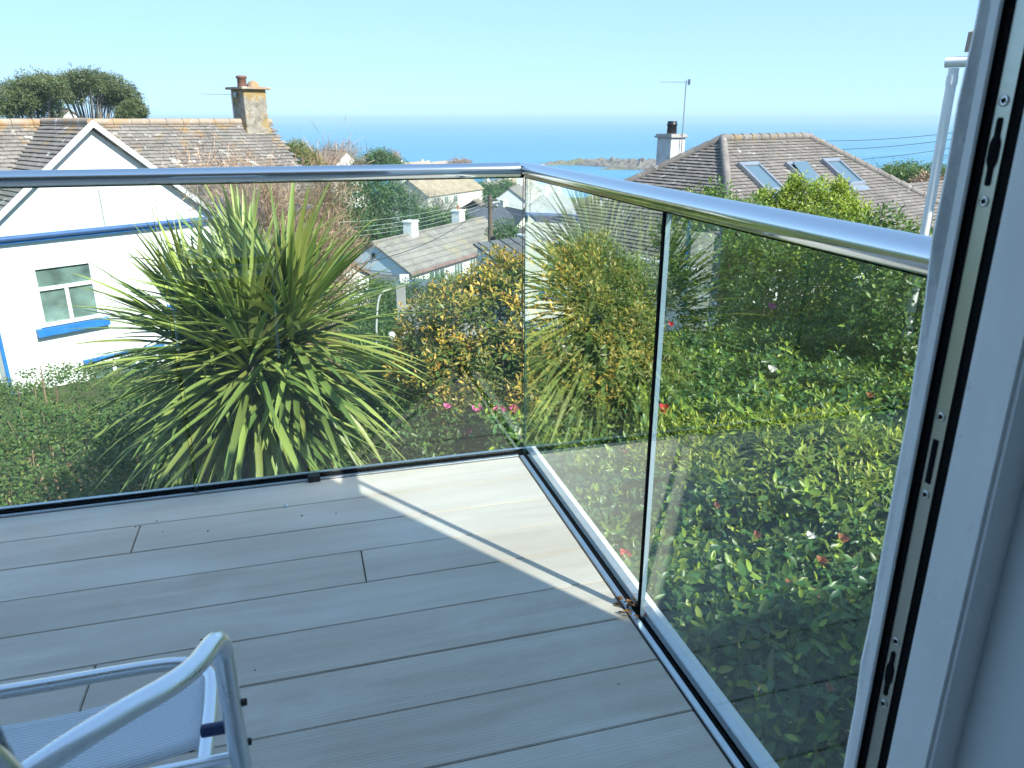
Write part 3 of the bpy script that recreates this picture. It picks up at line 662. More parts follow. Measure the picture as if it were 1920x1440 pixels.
def gable_house(name, label, o, heading, L, W, eave, pitch, wall='render_white', roof='rows_grey', chim=(), wins=(), over=.25, cat='house', base=-4., group=None, thick=.12, hip=(0, 0), fascia=None, lintel=None):
    """o: ground-less origin at the middle of the near end's eave height (z = eave level)"""
    fr = Frame(o, heading); org = Vector(o); e = empty(name, org, 0, label, cat, group); T = math.tan(R(pitch)); h = W/2*T
    mb = MB(); g = fr
    hw = W/2
    def q(a, b, z): return g.p(a, b, z)-org
    h0, h1 = hip
    if h0 or h1 == 0: pass
    poly = [q(0, -hw, base), q(0, hw, base), q(0, hw, 0), q(0, 0, h if not h0 else .0), q(0, -hw, 0)]
    mb.prism([q(0, -hw, base), q(0, hw, base), q(0, hw, -.02), q(0, -hw, -.02)], g.a*L)
    if not h0: mb.prism([q(.01, -hw+.01, -.05), q(.01, hw-.01, -.05), q(.01, 0, h-.03)], g.a*.2)
    if not h1: mb.prism([q(L-.21, -hw+.01, -.05), q(L-.21, hw-.01, -.05), q(L-.21, 0, h-.03)], g.a*.2)
    mb.build('wall', M[wall], e)
    ov = over; ho = hw+ov; zo = -ov*T; mb = MB()
    A0, A1 = -ov*.6, L+ov*.6; R0 = A0+ (ho if h0 else 0); R1 = A1-(ho if h1 else 0); tk = Vector((0, 0, thick))
    ring = {'rn': q(R0, 0, h), 'rf': q(R1, 0, h), 'nl': q(A0, -ho, zo), 'nr': q(A0, ho, zo), 'fl': q(A1, -ho, zo), 'fr': q(A1, ho, zo)}
    mb.prism([ring['rn'], ring['nr'], ring['fr'], ring['rf']], tk); mb.prism([ring['rf'], ring['fl'], ring['nl'], ring['rn']], tk)
    if h0: mb.prism([ring['rn'], ring['nl'], ring['nr']], tk)
    if h1: mb.prism([ring['rf'], ring['fr'], ring['fl']], tk)
    rf = mb.build('roof', M[roof], e)
    mb = MB(); mb.tube([ring['rn']+tk*.9, ring['rf']+tk*.9], .09, 8); mb.build('ridge', M[roof], rf)
    if fascia:
        for s in (1, -1):
            mb = MB(); mb.prism([q(0, s*(hw+.02), zo-.02), q(0, s*(ho-.01), zo-.02), q(0, s*(ho-.01), zo+.15), q(0, s*(hw+.02), zo+.15)], g.a*L); mb.build('fascia', M[fascia], e)
    for (a, b, cw, cd, ch, npot) in chim:
        zt = h-abs(b)*T; mb = MB(); M3 = Matrix((g.a, g.b, Vector((0, 0, 1)))).transposed()
        mb.box(q(a, b, zt+ch/2-.3), (cw, cd, ch+.6), M3); mb.box(q(a, b, zt+ch+.05), (cw+.12, cd+.12, .1), M3); c = mb.build('chimney', M[wall if wall != 'stone_wall' else 'render_white'], rf)
        for k in range(npot):
            mb = MB(); mb.lathe(q(a+(k-(npot-1)/2)*.35, b, zt+ch+.09), [(.12, 0), (.10, .3), (.13, .34), (.10, .36)], 10); mb.build('chimney_pot', M['terracotta'], c)
    for w in wins:
        face, side, u0, u1, z0, z1 = w[:6]; kw = w[6] if len(w) > 6 else {}
        pos = (hw if side > 0 else -hw) if face == 'b' else (L if side > 0 else -.0001)
        window(e, fr, u0, u1, z0, z1, face, pos, org, bar=.07, depth=.05, **kw)
    return e
def tiles(parent, org, P0, U, V, poly, w, g, mat, tk=.03, singles=0, jitter=.004, lift=.02, near=None):
    """lay overlapping tiles row by row on the plane P0 + u*U + v*V (V runs up the slope), clipped to poly [(u,v)]"""
    U = Vector(U); V = Vector(V); N = U.cross(V).normalized()
    if N.z < 0: N = -N
    us = [p[0] for p in poly]; vs = [p[1] for p in poly]
    def inside(u, v):
        c = False
        for i in range(len(poly)):
            (x1, y1), (x2, y2) = poly[i], poly[i-1]
            if (y1 > v) != (y2 > v) and u < (x2-x1)*(v-y1)/(y2-y1)+x1: c = not c
        return c
    mb = MB(); places = []
    v = min(vs); r = 0
    while v < max(vs)-.02:
        u = min(us)-(w/2 if r % 2 else 0)
        while u < max(us):
            if inside(u+w/2, v+g*.5): places.append((u+w/2, v))
            u += w
        v += g; r += 1
    tv = [Vector((x, y, z)) for x in (-w/2+.004, w/2-.004) for y in (0, g*1.12) for z in (0, 1)]
    def tvert(p):
        x, y, z = p; z0 = lift*(1-y/(g*1.12)); return Vector((x, y, z0+(tk if z else -.0)*(1 if y == 0 else .3)))
    lv = [tvert(p) for p in tv]; fs = [(0, 1, 3, 2), (4, 6, 7, 5), (0, 4, 5, 1), (1, 5, 7, 3), (2, 3, 7, 6)]
    chosen = set()
    if singles:
        ww = [(P0+U*u+V*v_, i) for i, (u, v_) in enumerate(places)]
        ok, zz, xx, yy = in_view(np.array([tuple(p) for p, i in ww]), 0); sc = sorted(range(len(ww)), key=lambda i: (not ok[i], zz[i])); chosen = set(sc[:singles])
        me = MB().add(lv, fs).mesh('tile', [mat]); Mx = Matrix((U, V, N)).transposed().to_4x4()
    for i, (u, v_) in enumerate(places):
        jz = random.uniform(-jitter, jitter); p = P0+U*u+V*v_+N*(jz+.01)-org
        if i in chosen:
            o = bpy.data.objects.new('tile', me); col.objects.link(o); o.parent = parent; o.matrix_local = Matrix.Translation(p) @ Mx @ Matrix.Rotation(random.uniform(-.012, .012), 4, 'Z')
        else: mb.add([p+U*q.x+V*q.y+N*q.z for q in lv], fs)
    if mb.v: o = mb.build('tiles', mat, parent); o['kind'] = 'stuff'; return o

# ---- white gabled house on the left (about 18 m off)
lh = Frame(at(168, 235, 18.0)*1.0, 56.4); lo = lh.o.copy(); lo.z = -4.6; apz = lh.o.z; lh.o.z = 0
LH = empty('white_house', lo, 0, 'white rendered house with blue trim, lichened slate roof and stone chimney', 'house')
def lq(a, b, z): return lh.p(a, b, z)-lo            # b>0 is toward the viewer; gable face at b=0
GW, tp = 2.42, math.tan(R(40)); ez = apz-GW*tp; bandz = -.93
mb = MB(); mb.prism([lq(-2.30, 0, -4.6), lq(2.38, 0, -4.6), lq(2.38, 0, ez+.05), lq(0, 0, apz-.06), lq(-2.30, 0, ez+.12)], -lh.b*3.0); mb.build('wall', M['render_white'], LH)
RB = -2.45                                          # main ridge line is this far behind the gable face
mb = MB(); mb.box(lq(.55, RB-.2, (-4.6+ez+.1)/2), (9.7, 4.0, ez+4.7), Matrix((lh.a, lh.b, Vector((0, 0, 1)))).transposed()); mb.build('wall', M['render_white'], LH)
# gable end of the main range (right) up to the ridge
mb = MB(); mb.prism([lq(5.2, RB+1.95, ez+.1), lq(5.2, RB, apz-.1), lq(5.2, RB-1.95, ez+.1)], lh.a*.2); mb.build('wall', M['render_white'], LH)
# roof planes: main front slope, main back slope, wing slopes
slate = M['slate_lichen']; cs, sn = math.cos(R(40)), math.sin(R(40)); sl = 2.55/cs
roof = MB()
roof.prism([lq(-4.4, RB, apz), lq(5.55, RB, apz), lq(5.55, RB+2.25, apz-2.25*tp), lq(-4.4, RB+2.25, apz-2.25*tp)], (0, 0, -.06))
roof.prism([lq(-4.4, RB, apz), lq(-4.4, RB-2.5, apz-2.5*tp), lq(5.55, RB-2.5, apz-2.5*tp), lq(5.55, RB, apz)], (0, 0, -.06))
roof.prism([lq(0, RB, apz+.03), lq(0, .12, apz+.03), lq(GW+.1, .12, apz+.03-(GW+.1)*tp), lq(GW+.1, RB, apz+.03-(GW+.1)*tp)], (0, 0, -.06))
roof.prism([lq(0, RB, apz+.03), lq(-GW-.1, RB, apz+.03-(GW+.1)*tp), lq(-GW-.1, .12, apz+.03-(GW+.1)*tp), lq(0, .12, apz+.03)], (0, 0, -.06))
RF = roof.build('roof', M['slate_lichen'], LH)
V1 = (-lh.b*cs+Vector((0, 0, sn)))
tiles(RF, lo, lh.p(0, RB+2.3, apz-2.3*tp), lh.a, V1, [(-4.3, 0), (-2.55, 0), (-.12, 2.9), (.12, 2.9), (2.6, 0), (5.6, 0), (5.6, 2.98), (-4.3, 2.98)], .21, .115, slate, .014, 150, .004, .016)
Ua = -lh.b; Vl = (lh.a*cs+Vector((0, 0, sn)))
tiles(RF, lo, lh.p(-GW-.12, .03, apz+.03-(GW+.12)*tp), Ua, Vl, [(0, 0), (2.4, 0), (2.5, 3.28), (0, 3.28)], .21, .115, slate, .014, 150, .004, .016)
Vr = (-lh.a*cs+Vector((0, 0, sn)))
tiles(RF, lo, lh.p(GW+.12, .03, apz+.03-(GW+.12)*tp), -lh.b, Vr, [(0, 0), (2.4, 0), (2.5, 3.28), (0, 3.28)], .21, .115, slate, .014, 0, .004, .016)
mb = MB()
k = -4.4
while k < 5.3: mb.tube([lq(k, RB, apz+.045), lq(k+.41, RB, apz+.04)], .085, 8); k += .42
mb.build('ridge', M['ridge_lichen'], RF)
mb = MB(); mb.tube([lq(0, .1, apz+.06), lq(0, RB, apz+.06)], .08, 8); mb.build('ridge', M['ridge_lichen'], RF)
for s in (-1, 1):                                   # white barge boards
    mb = MB(); mb.prism([lq(0, .15, apz+.10), lq(s*(GW+.16), .15, apz+.10-(GW+.16)*tp), lq(s*(GW+.16), .15, apz-.03-(GW+.16)*tp), lq(0, .15, apz-.03)], lh.b*.03); mb.build('barge_board', M['paint_white'], RF)
simple('soffit_white', (.7, .7, .7), .6)
mb = MB(); mb.prism([lq(-2.42, .0, bandz-.05), lq(-2.42, .10, bandz-.05), lq(-2.42, .10, bandz+.06), lq(-2.42, 0, bandz+.09)], lh.a*4.9); mb.build('gutter_band', M['paint_blue'], LH)
mb = MB(); mb.tube([lq(-2.42, .13, bandz+.05), lq(2.5, .13, bandz+.05)], .05, 10); mb.build('gutter', M['paint_darkblue'], LH)
mb = MB(); mb.box(lq(2.50, .02, bandz+.22), (.16, .12, .50), lh.M3()); mb.build('box_end', M['paint_blue'], LH)
mb = MB(); mb.prism([lq(2.6, RB+2.2, apz-2.25*tp-.16), lq(2.6, RB+2.28, apz-2.25*tp-.16), lq(2.6, RB+2.28, apz-2.25*tp-.02), lq(2.6, RB+2.2, apz-2.25*tp-.02)], lh.a*2.9); mb.build('fascia', M['paint_blue'], LH)
f0 = Frame(lh.o, 56.4)
window(LH, f0, -1.58, -.44, -2.68, -1.46, 'b', 0, lo, cols=2, rows=(.62,), sill='paint_blue', bar=.07, depth=.06)
window(LH, f0, .98, 2.05, -2.68, -1.46, 'b', 0, lo, cols=2, rows=(.62,), sill='paint_blue', bar=.07, depth=.06)
window(LH, f0, -.85, .6, -4.5, -3.60, 'b', 0, lo, cols=3, rows=(.0,), bar=.07, depth=.06)
mb = MB(); mb.box(lq(-.1, .04, -3.55), (1.7, .10, .06), lh.M3()); mb.build('lintel', M['paint_blue'], LH)
mb = MB(); mb.tube([lq(-.05, .03, -.1), lq(-.04, .03, -.9)], .012, 6); mb.build('wall_cable', M['cable_pale'], LH)
# left return with blue downpipes (seen again as a reflection in the side glass)
mb = MB(); mb.tube([lq(-2.36, .09, bandz), lq(-2.36, .09, -4.4)], .035, 10); mb.build('downpipe', M['paint_blue'], LH)
mb = MB(); mb.tube([lq(-3.75, RB+2.35, ez), lq(-3.75, RB+2.35, -4.4)], .04, 10); mb.tube([lq(-2.6, RB+2.35, -2.1), lq(-3.75, RB+2.35, -2.3)], .04, 10); mb.build('downpipe', M['paint_blue'], LH)
# window clutter
for nm, px, py, mt, s in (('jar', 131, 565, 'ceramic_teal', .06), ('jar', 150, 562, 'ceramic', .08), ('jar', 104, 570, 'ceramic', .10), ('jar', 86, 562, 'ceramic', .08)):
    pass
# chimney
ca = 5.08; cz = apz-.36
def stone_chimney():
    M3 = Matrix((lh.a, lh.b, Vector((0, 0, 1)))).transposed(); mb = MB()
    mb.box(lq(ca, RB, cz+.10), (.66, .60, 2.2), M3, 0, .01); mb.box(lq(ca, RB, cz+.02), (.74, .68, .5), M3, 0, .02); c = mb.build('chimney', M['stone_chimney'], RF)
    mb = MB(); mb.box(lq(ca, RB, cz+1.23), (.86, .80, .06), M3, 0, .01); mb.build('chimney_cap', M['ridge_lichen'], c)
    mb = MB(); mb.lathe(lq(ca-.16, RB, cz+1.26), [(.12, 0), (.11, .20), (.14, .22), (.14, .26), (.10, .28)], 14); mb.build('chimney_pot', M['iron_pot'], c)
    mb = MB(); mb.lathe(lq(ca+.16, RB, cz+1.26), [(.16, 0), (.155, .07), (.11, .13), (.04, .17), (.0, .175)], 12); mb.build('chimney_pot', M['ridge_lichen'], c)
t = NT('stone_chimney'); p = t.pos()
sc_ = t.ramp(t.noise(p, 7, 6, .7), [(.3, (.14, .13, .11)), (.5, (.30, .27, .22)), (.72, (.46, .43, .38))]); sc_ = t.mix(t.maprange(t.noise(p, 1.8, 4, .6), .48, .62, 0, .75), sc_, (.38, .25, .06))
t.pbr(sc_, .95, 0, t.bump(t.noise(p, 22, 5, .7), 1.0, .03), .2); M['stone_chimney'] = t.mat
simple('iron_pot', (.16, .08, .06), .7)
stone_chimney()
def aerial(name, label, base, up, boom, nel, boomdir, mats='galv', elem=.16, r=.012, cat='aerial'):
    b = Vector(base); e = empty(name, b, 0, label, cat); mb = MB(); mb.tube([(0, 0, 0), (0, 0, up)], r, 8); mb.build('mast', M[mats], e)
    d = Vector(boomdir).normalized(); s = d.cross(Vector((0, 0, 1))).normalized(); mb = MB(); o = Vector((0, 0, up-.06)); mb.tube([o-d*.12, o+d*boom], r*.55, 6); mb.build('boom', M[mats], e)
    mb = MB()
    for i in range(nel): c = o+d*(boom*i/(nel-1)); mb.tube([c-s*elem*(1-.35*i/nel), c+s*elem*(1-.35*i/nel)], r*.3, 5)
    mb.build('elements', M[mats], e)
    mb = MB(); mb.box(o-d*.1, (.015, min(.30, elem*1.3), min(.22, elem)), Matrix.Rotation(math.atan2(d.y, d.x), 3, 'Z')); mb.build('reflector', M[mats], e); return e
aerial('television_aerial', 'small television aerial bracketed to the lichened stone chimney', lh.p(ca-.50, RB, cz+.35), .78, .80, 9, -lh.a, elem=.12)
aerial('satellite_bracket', 'short dark receiver bracket low on the stone chimney', lh.p(ca-.48, RB+.02, cz+.18), .30, .10, 2, -lh.a, 'iron', .05)

# ---- hipped bungalow on the right (about 25 m off)
A = at(1355, 262, 25.0); RH = Frame((A.x, A.y, 0), 70); ro = Vector((A.x, A.y, -4.5)); rz = A.z
RBg = empty('hipped_bungalow', ro, 0, 'bungalow with hipped brown tile roof and three rooflights', 'house')
def rq(a, b, z): return RH.p(a, b, z)-ro
rp = math.tan(R(34)); S = 4.4; RL = 4.3; dz = S*rp; cs, sn = math.cos(R(34)), math.sin(R(34))
mb = MB(); mb.add([rq(0, 0, rz), rq(RL, 0, rz), rq(RL+S, S, rz-dz), rq(-S, S, rz-dz), rq(-S, -S, rz-dz), rq(RL+S, -S, rz-dz)], [(0, 1, 2, 3), (0, 3, 4), (1, 0, 4, 5), (2, 1, 5)][0:4]); RR_ = mb.build('roof', M['concrete_tile'], RBg)
mb = MB(); mb.prism([rq(-S+.45, S-.45, -4.5), rq(RL+S-.45, S-.45, -4.5), rq(RL+S-.45, -S+.45, -4.5), rq(-S+.45, -S+.45, -4.5)][::-1], (0, 0, rz-dz+4.5+.1)); mb.build('wall', M['render_white'], RBg)
sl = S/cs
tiles(RR_, ro, RH.p(0, S, rz-dz), RH.a, (-RH.b*cs+Vector((0, 0, sn))), [(-S, 0), (RL+S, 0), (RL, sl), (0, sl)], .175, .145, M['concrete_tile'], .020, 170, .005, .024)
tiles(RR_, ro, RH.p(-S, 0, rz-dz), -RH.b, (RH.a*cs+Vector((0, 0, sn))), [(-S, 0), (S, 0), (0, sl)], .175, .145, M['concrete_tile'], .020, 130, .005, .024)
for p0, p1, nm in (((0, 0, rz), (RL, 0, rz), 'ridge'), ((0, 0, rz), (-S, S, rz-dz), 'hip'), ((RL, 0, rz), (RL+S, S, rz-dz), 'hip'), ((0, 0, rz), (-S, -S, rz-dz), 'hip')):
    a, b = rq(*p0), rq(*p1); n = max(2, int((b-a).length/.42)); mb = MB()
    for i in range(n): mb.tube([a.lerp(b, i/n)+Vector((0, 0, .05)), a.lerp(b, (i+.97)/n)+Vector((0, 0, .04))], [.125, .115], 9)
    mb.build(nm, M['concrete_tile'] if nm == 'hip' else M['ridge_lichen2'] if 'ridge_lichen2' in M else M['concrete_tile'], RR_)
mb = MB(); mb.tube([rq(-S, S+.05, rz-dz-.03), rq(RL+S, S+.05, rz-dz-.03)], .06, 8); mb.tube([rq(-S-.05, S, rz-dz-.03), rq(-S-.05, -S, rz-dz-.03)], .06, 8); mb.build('gutter', M['upvc'], RBg)
VF = (-RH.b*cs+Vector((0, 0, sn))); NF = RH.a.cross(VF).normalized(); NF = NF if NF.z > 0 else -NF
def rooflight(px, py, w, h, tilt=0):                # centre found where the sight line meets the front slope
    d = ray(px, py); P0 = RH.p(0, S, rz-dz); tt = (P0-CAM).dot(NF)/d.dot(NF); c = CAM+d*tt; M3 = Matrix((RH.a, VF, NF)).transposed()
    mb = MB()
    for sx, sy, lx, ly in ((-w/2, 0, .09, h), (w/2, 0, .09, h), (0, -h/2, w+.09, .10), (0, h/2+.02, w+.12, .16)): mb.box(c-ro+M3 @ Vector((sx, sy, .09)), (lx, ly, .14), M3, 0, .01)
    o = mb.build('rooflight', M['rooflight_frame'], RR_)
    M4 = M3 @ Matrix.Rotation(R(tilt), 3, 'X')
    mb = MB(); mb.box(c-ro+M3 @ Vector((0, 0, .10 + (.06 if tilt else 0))), (w-.09, h-.08, .03), M4); mb.build('pane', M['rooflight_glass'], o)
    mb = MB(); mb.box(c-ro+M3 @ Vector((0, -h/2-.16, .05)), (w+.30, .22, .03), M3); mb.build('flashing', M['channel_alu'], o)
simple('rooflight_frame', (.33, .36, .40), .4, .5)
t = NT('rooflight_glass'); t.pbr((.10, .16, .20), .05, 0, spec=1.0); M['rooflight_glass'] = t.mat
rooflight(1425, 338, .80, 1.15); rooflight(1512, 336, .80, 1.15, 9); rooflight(1578, 328, .80, 1.15)
# lower wing to the right
WO = RH.p(RL+3.2, 1.8, 0); Wf = Frame((WO.x, WO.y, 0), 70); wz = rz-1.55
mb = MB(); mb.add([Wf.p(-1.5, 0, wz)-ro, Wf.p(5, 0, wz)-ro, Wf.p(5, 4.2, wz-4.2*rp)-ro, Wf.p(-1.5, 4.2, wz-4.2*rp)-ro, Wf.p(5, -4, wz-4*rp)-ro, Wf.p(-1.5, -4, wz-4*rp)-ro], [(0, 1, 2, 3), (1, 0, 5, 4)]); mb.build('roof', M['concrete_tile'], RBg)
tiles(RR_, ro, Wf.p(-1.5, 4.2, wz-4.2*rp), Wf.a, VF, [(0, 0), (6.5, 0), (6.5, 4.2/cs), (0, 4.2/cs)], .175, .145, M['concrete_tile'], .020, 0, .005, .024)
mb = MB(); mb.tube([Wf.p(-1.5, 4.25, wz-4.2*rp-.03)-ro, Wf.p(5, 4.25, wz-4.2*rp-.03)-ro], .06, 8); mb.build('gutter', M['upvc'], RBg)
mb = MB(); mb.prism([Wf.p(-1.4, 3.8, -4.5)-ro, Wf.p(4.8, 3.8, -4.5)-ro, Wf.p(4.8, 3.8, wz-4.2*rp+.05)-ro, Wf.p(-1.4, 3.8, wz-4.2*rp+.05)-ro], -Wf.b*.3); mb.build('wall', M['render_white'], RBg)
# its chimney, behind the left hip
cp = at(1256, 300, 26.5); mb = MB(); M3 = Matrix((RH.a, RH.b, Vector((0, 0, 1)))).transposed()
ct = at(1256, 258, 26.5).z
simple('chimney_render', (.52, .53, .53), .85, var=.2, scale=3)
mb.box(Vector((cp.x, cp.y, ct-1.3))-ro, (.66, .62, 2.6), M3, 0, .01); CH = mb.build('chimney', M['chimney_render'], RR_)
mb = MB(); mb.box(Vector((cp.x, cp.y, ct+.03))-ro, (.80, .76, .06), M3, 0, .01); mb.prism([(Vector((cp.x, cp.y, ct+.06))+RH.a*x*.36+RH.b*y*.34)-ro for x, y in ((-1, -1), (1, -1), (1, 1), (-1, 1))], (0, 0, .06)); mb.build('chimney_cap', M['concrete'], CH)
mb = MB(); mb.lathe(Vector((cp.x, cp.y, ct+.10))-ro, [(.16, 0), (.15, .26), (.17, .28), (.17, .33), (.14, .34), (.155, .40), (.10, .41)], 14); mb.build('chimney_pot', M['black_plastic'], CH)
ab = at(1277, 290, 26.3); at_top = at(1288, 150, 26.3).z
aerial('television_aerial', 'tall thin television aerial mast beside the grey rendered chimney', (ab.x, ab.y, ab.z-.3), at_top-ab.z+.3, .82, 10, (-.95, .15, 0), elem=.17, r=.018)

# ---- neighbour's wall corner with downpipe and gutter, just past the door pier
nb = at(1705, 600, 6.6); gz = at(1785, 105, 6.6).z
NH = empty('neighbour_house', (nb.x, nb.y, -2.9), 0, 'corner of white house with pale downpipe, gutter and tiled verge', 'house'); no = Vector((nb.x, nb.y, -2.9))
fd = Vector((.55, -.835, 0)); nd = Vector((.835, .55, 0))
mb = MB(); mb.tube([(0, 0, 0), (0, 0, gz+2.9-.08)], .034, 16); pipe = mb.build('downpipe', M['upvc'], NH)
for z in (2.6, gz+2.9-.16): mb = MB(); mb.tube([(0, 0, z-.03), (0, 0, z+.03)], .038, 16); mb.build('collar', M['upvc'], pipe)
mb = MB(); mb.tube([Vector((0, 0, gz+2.9-.04))-fd*.06, Vector((0, 0, gz+2.9-.04))+fd*1.2], .036, 12); mb.build('gutter', M['upvc'], NH)
mb = MB(); mb.prism([Vector((0, 0, 0))+fd*.1+nd*.12, fd*4+nd*.12, fd*4+nd*.5, fd*.1+nd*.5], (0, 0, gz+2.9-.05)); mb.build('wall', M['render_white'], NH)
mb = MB(); a0 = Vector((0, 0, gz+2.9+.02)); mb.prism([a0+fd*.05+nd*-.02, a0+fd*.05+nd*.0+Vector((0, 0, .13)), a0+fd*.05+nd*.5+Vector((0, 0, .22)), a0+fd*.05+nd*.5+Vector((0, 0, .12))], fd*3.9); mb.build('roof', M['rows_grey'], NH)

# ---- bungalow in the valley with white gable coloured pale blue for its shade
P1 = at(700, 457, 50); P2 = at(903, 413, 62); hd = math.degrees(math.atan2(P2.x-P1.x, P2.y-P1.y)); Wv = 5.4; pv = 31; ev = P1.z-Wv/2*math.tan(R(pv))
wl = []
for u0, u1 in ((2.2, 4.2), (5.4, 6.6), (7.6, 8.9), (10.2, 12.0)): wl.append(('b', 1, u0, u1, -1.55, -.35, dict(cols=3)))
vb = gable_house('valley_bungalow', 'long low bungalow in the valley with gable coloured pale blue for shade and red fascia', (P1.x, P1.y, ev), hd, 14.5, Wv, 0, pv, 'render_white', 'rows_grey', ((4.3, 0, .8, .7, .9, 0), (11.2, -.3, .8, .7, 1.1, 1)), wl, .3, base=-3.2, fascia='paint_red')
fv = Frame((P1.x, P1.y, ev), hd); og = Vector((P1.x, P1.y, ev)); h = Wv/2*math.tan(R(pv))
mb = MB(); mb.prism([fv.p(-.03, -2.65, -.1)-og, fv.p(-.03, 2.65, -.1)-og, fv.p(-.03, 0, h-.08)-og], fv.a*.03); mb.build('gable_shade_panel', M['render_paleblue'], vb)  # blue shade of the white gable put into the panel's colour
mb = MB(); mb.box(fv.p(-.05, 0, h-.75)-og, (.06, .25, .3), Matrix((fv.a, fv.b, Vector((0, 0, 1)))).transposed()); mb.build('vent', M['black_plastic'], vb)
mb = MB(); mb.prism([fv.p(-.1, -2.8, -.25)-og, fv.p(-.1, 2.2, -.25)-og, fv.p(-2.6, 2.2, -.5)-og, fv.p(-2.6, -2.8, -.5)-og], (0, 0, -.12)); mb.build('carport_roof', M['rows_slate'], vb)
for b_ in (-2.6, 2.0): mb = MB(); mb.tube([fv.p(-2.4, b_, -.55)-og, fv.p(-2.4, b_, -3.2)-og], .06, 8); mb.build('post', M['paint_white'], vb)
ap = fv.p(4.3, 0, h+1.0); aerial('television_aerial', 'slender aerial rising from the valley bungalow chimney', ap, 2.6, .5, 5, (1, .3, 0), r=.02)
# lean-to in front of it
P3 = at(895, 463, 22); of = Frame((P3.x, P3.y, P3.z), 62); og = P3.copy(); og.z -= 3
ob = empty('blue_outbuilding', og, 0, 'pale blue lean-to outbuilding with grey sheet roof at the glass corner', 'outbuilding'); OW, OS = 1.75, .36
mb = MB(); mb.prism([of.p(0, 0, -3)-og, of.p(0, OW, -3)-og, of.p(0, OW, -OW*OS)-og, of.p(0, 0, 0)-og], of.a*4.4); mb.build('wall', M['render_paleblue'], ob)
mb = MB(); mb.prism([of.p(-.08, -.1, .10*OS+.01)-og, of.p(-.08, OW+.22, -(OW+.22)*OS+.01)-og, of.p(-.08, OW+.22, -(OW+.22)*OS+.07)-og, of.p(-.08, -.1, .10*OS+.07)-og], of.a*4.6); orf = mb.build('roof', M['rows_slate'], ob)
mb = MB()
for k in range(11): mb.tube([of.p(.1+k*.42, -.08, .12)-og, of.p(.1+k*.42, OW+.2, -(OW+.2)*OS+.085)-og], .016, 6)
mb.build('roof_ribs', M['rows_slate'], orf)
mb = MB(); mb.tube([of.p(-.06, .28, -.5)-og, of.p(-.06, .28, -3)-og], .035, 8); mb.build('downpipe', M['black_plastic'], ob)
window(ob, of, .5, 1.1, -1.75, -.75, 'a', -.0001, og, cols=1, bar=.06, depth=.05)
# ---- houses farther down toward the shore
def ridge_house(name, label, n0, f0, W, pitch, drop, **kw):    # ridge from photo bearing n0=(px,py,D) to f0
    a = at(*n0); b = at(*f0); b.z = a.z; hd = math.degrees(math.atan2(b.x-a.x, b.y-a.y)); ev = a.z-W/2*math.tan(R(pitch))
    return gable_house(name, label, (a.x, a.y, ev), hd, (b-a).length, W, 0, pitch, base=-drop, **kw)
W2 = lambda L: tuple(('b', 1, L*i, L*i+1.1, -1.7, -.5, dict(cols=2)) for i in (.2, .45, .7))
ridge_house('slate_cottage', 'cream cottage with dark slate roof right of the telegraph pole', (990, 399, 88), (940, 399, 94), 6.5, 42, 4, wall='render_cream', roof='slate_dark', chim=((6, 0, .8, .7, .8, 0),), wins=(('a', -1, -1.4, -.4, -2.2, -.9, dict(cols=2)), ('a', -1, .5, 1.5, -2.2, -.9, dict(cols=2))))
ridge_house('slate_cottage', 'long dark slate roofed house behind the valley bungalow ridge', (868, 398, 82), (935, 396, 90), 6.5, 38, 4, wall='render_white', roof='slate_dark')
ridge_house('white_gable_house', 'white house with bare front gable and grey roof left of the glass corner', (955, 354, 128), (985, 348, 142), 9, 36, 5.5, wall='render_white', roof='rows_grey', chim=((9, 0, 1, .9, 1.2, 1),), wins=(('a', -1, -.5, .4, -1.6, -.4, dict(cols=1)),))
ridge_house('brown_roof_house', 'white bungalow with brown hipped roof beside the white gable house', (878, 379, 118), (906, 379, 124), 9, 30, 4, wall='render_white', roof='rows_brown', hip=(1, 1), wins=(('b', 1, 2, 4, -2, -.5, dict(cols=2)), ('b', 1, 5, 6.5, -2, -.5, dict(cols=2))))
ridge_house('terrace_house', 'white terrace end house behind bare tree above the valley bungalow', (765, 338, 135), (872, 330, 150), 8, 32, 9, wall='render_cream', roof='rows_tan', chim=((3, 0, 1, .9, 1, 2), (10, 0, 1, .9, 1, 1)), wins=(('b', 1, 2, 3.2, -1.8, -.4), ('b', 1, 5, 6.2, -1.8, -.4), ('b', 1, 8, 9.2, -1.8, -.4), ('b', 1, 2, 3.2, -4.5, -3), ('b', 1, 5, 6.2, -4.5, -3), ('b', 1, 8, 9.2, -4.5, -3)))
ridge_house('flat_white_block', 'low white walled block behind the brown hipped roof', (880, 372, 150), (902, 366, 160), 6, 8, 4, wall='render_white', roof='concrete')
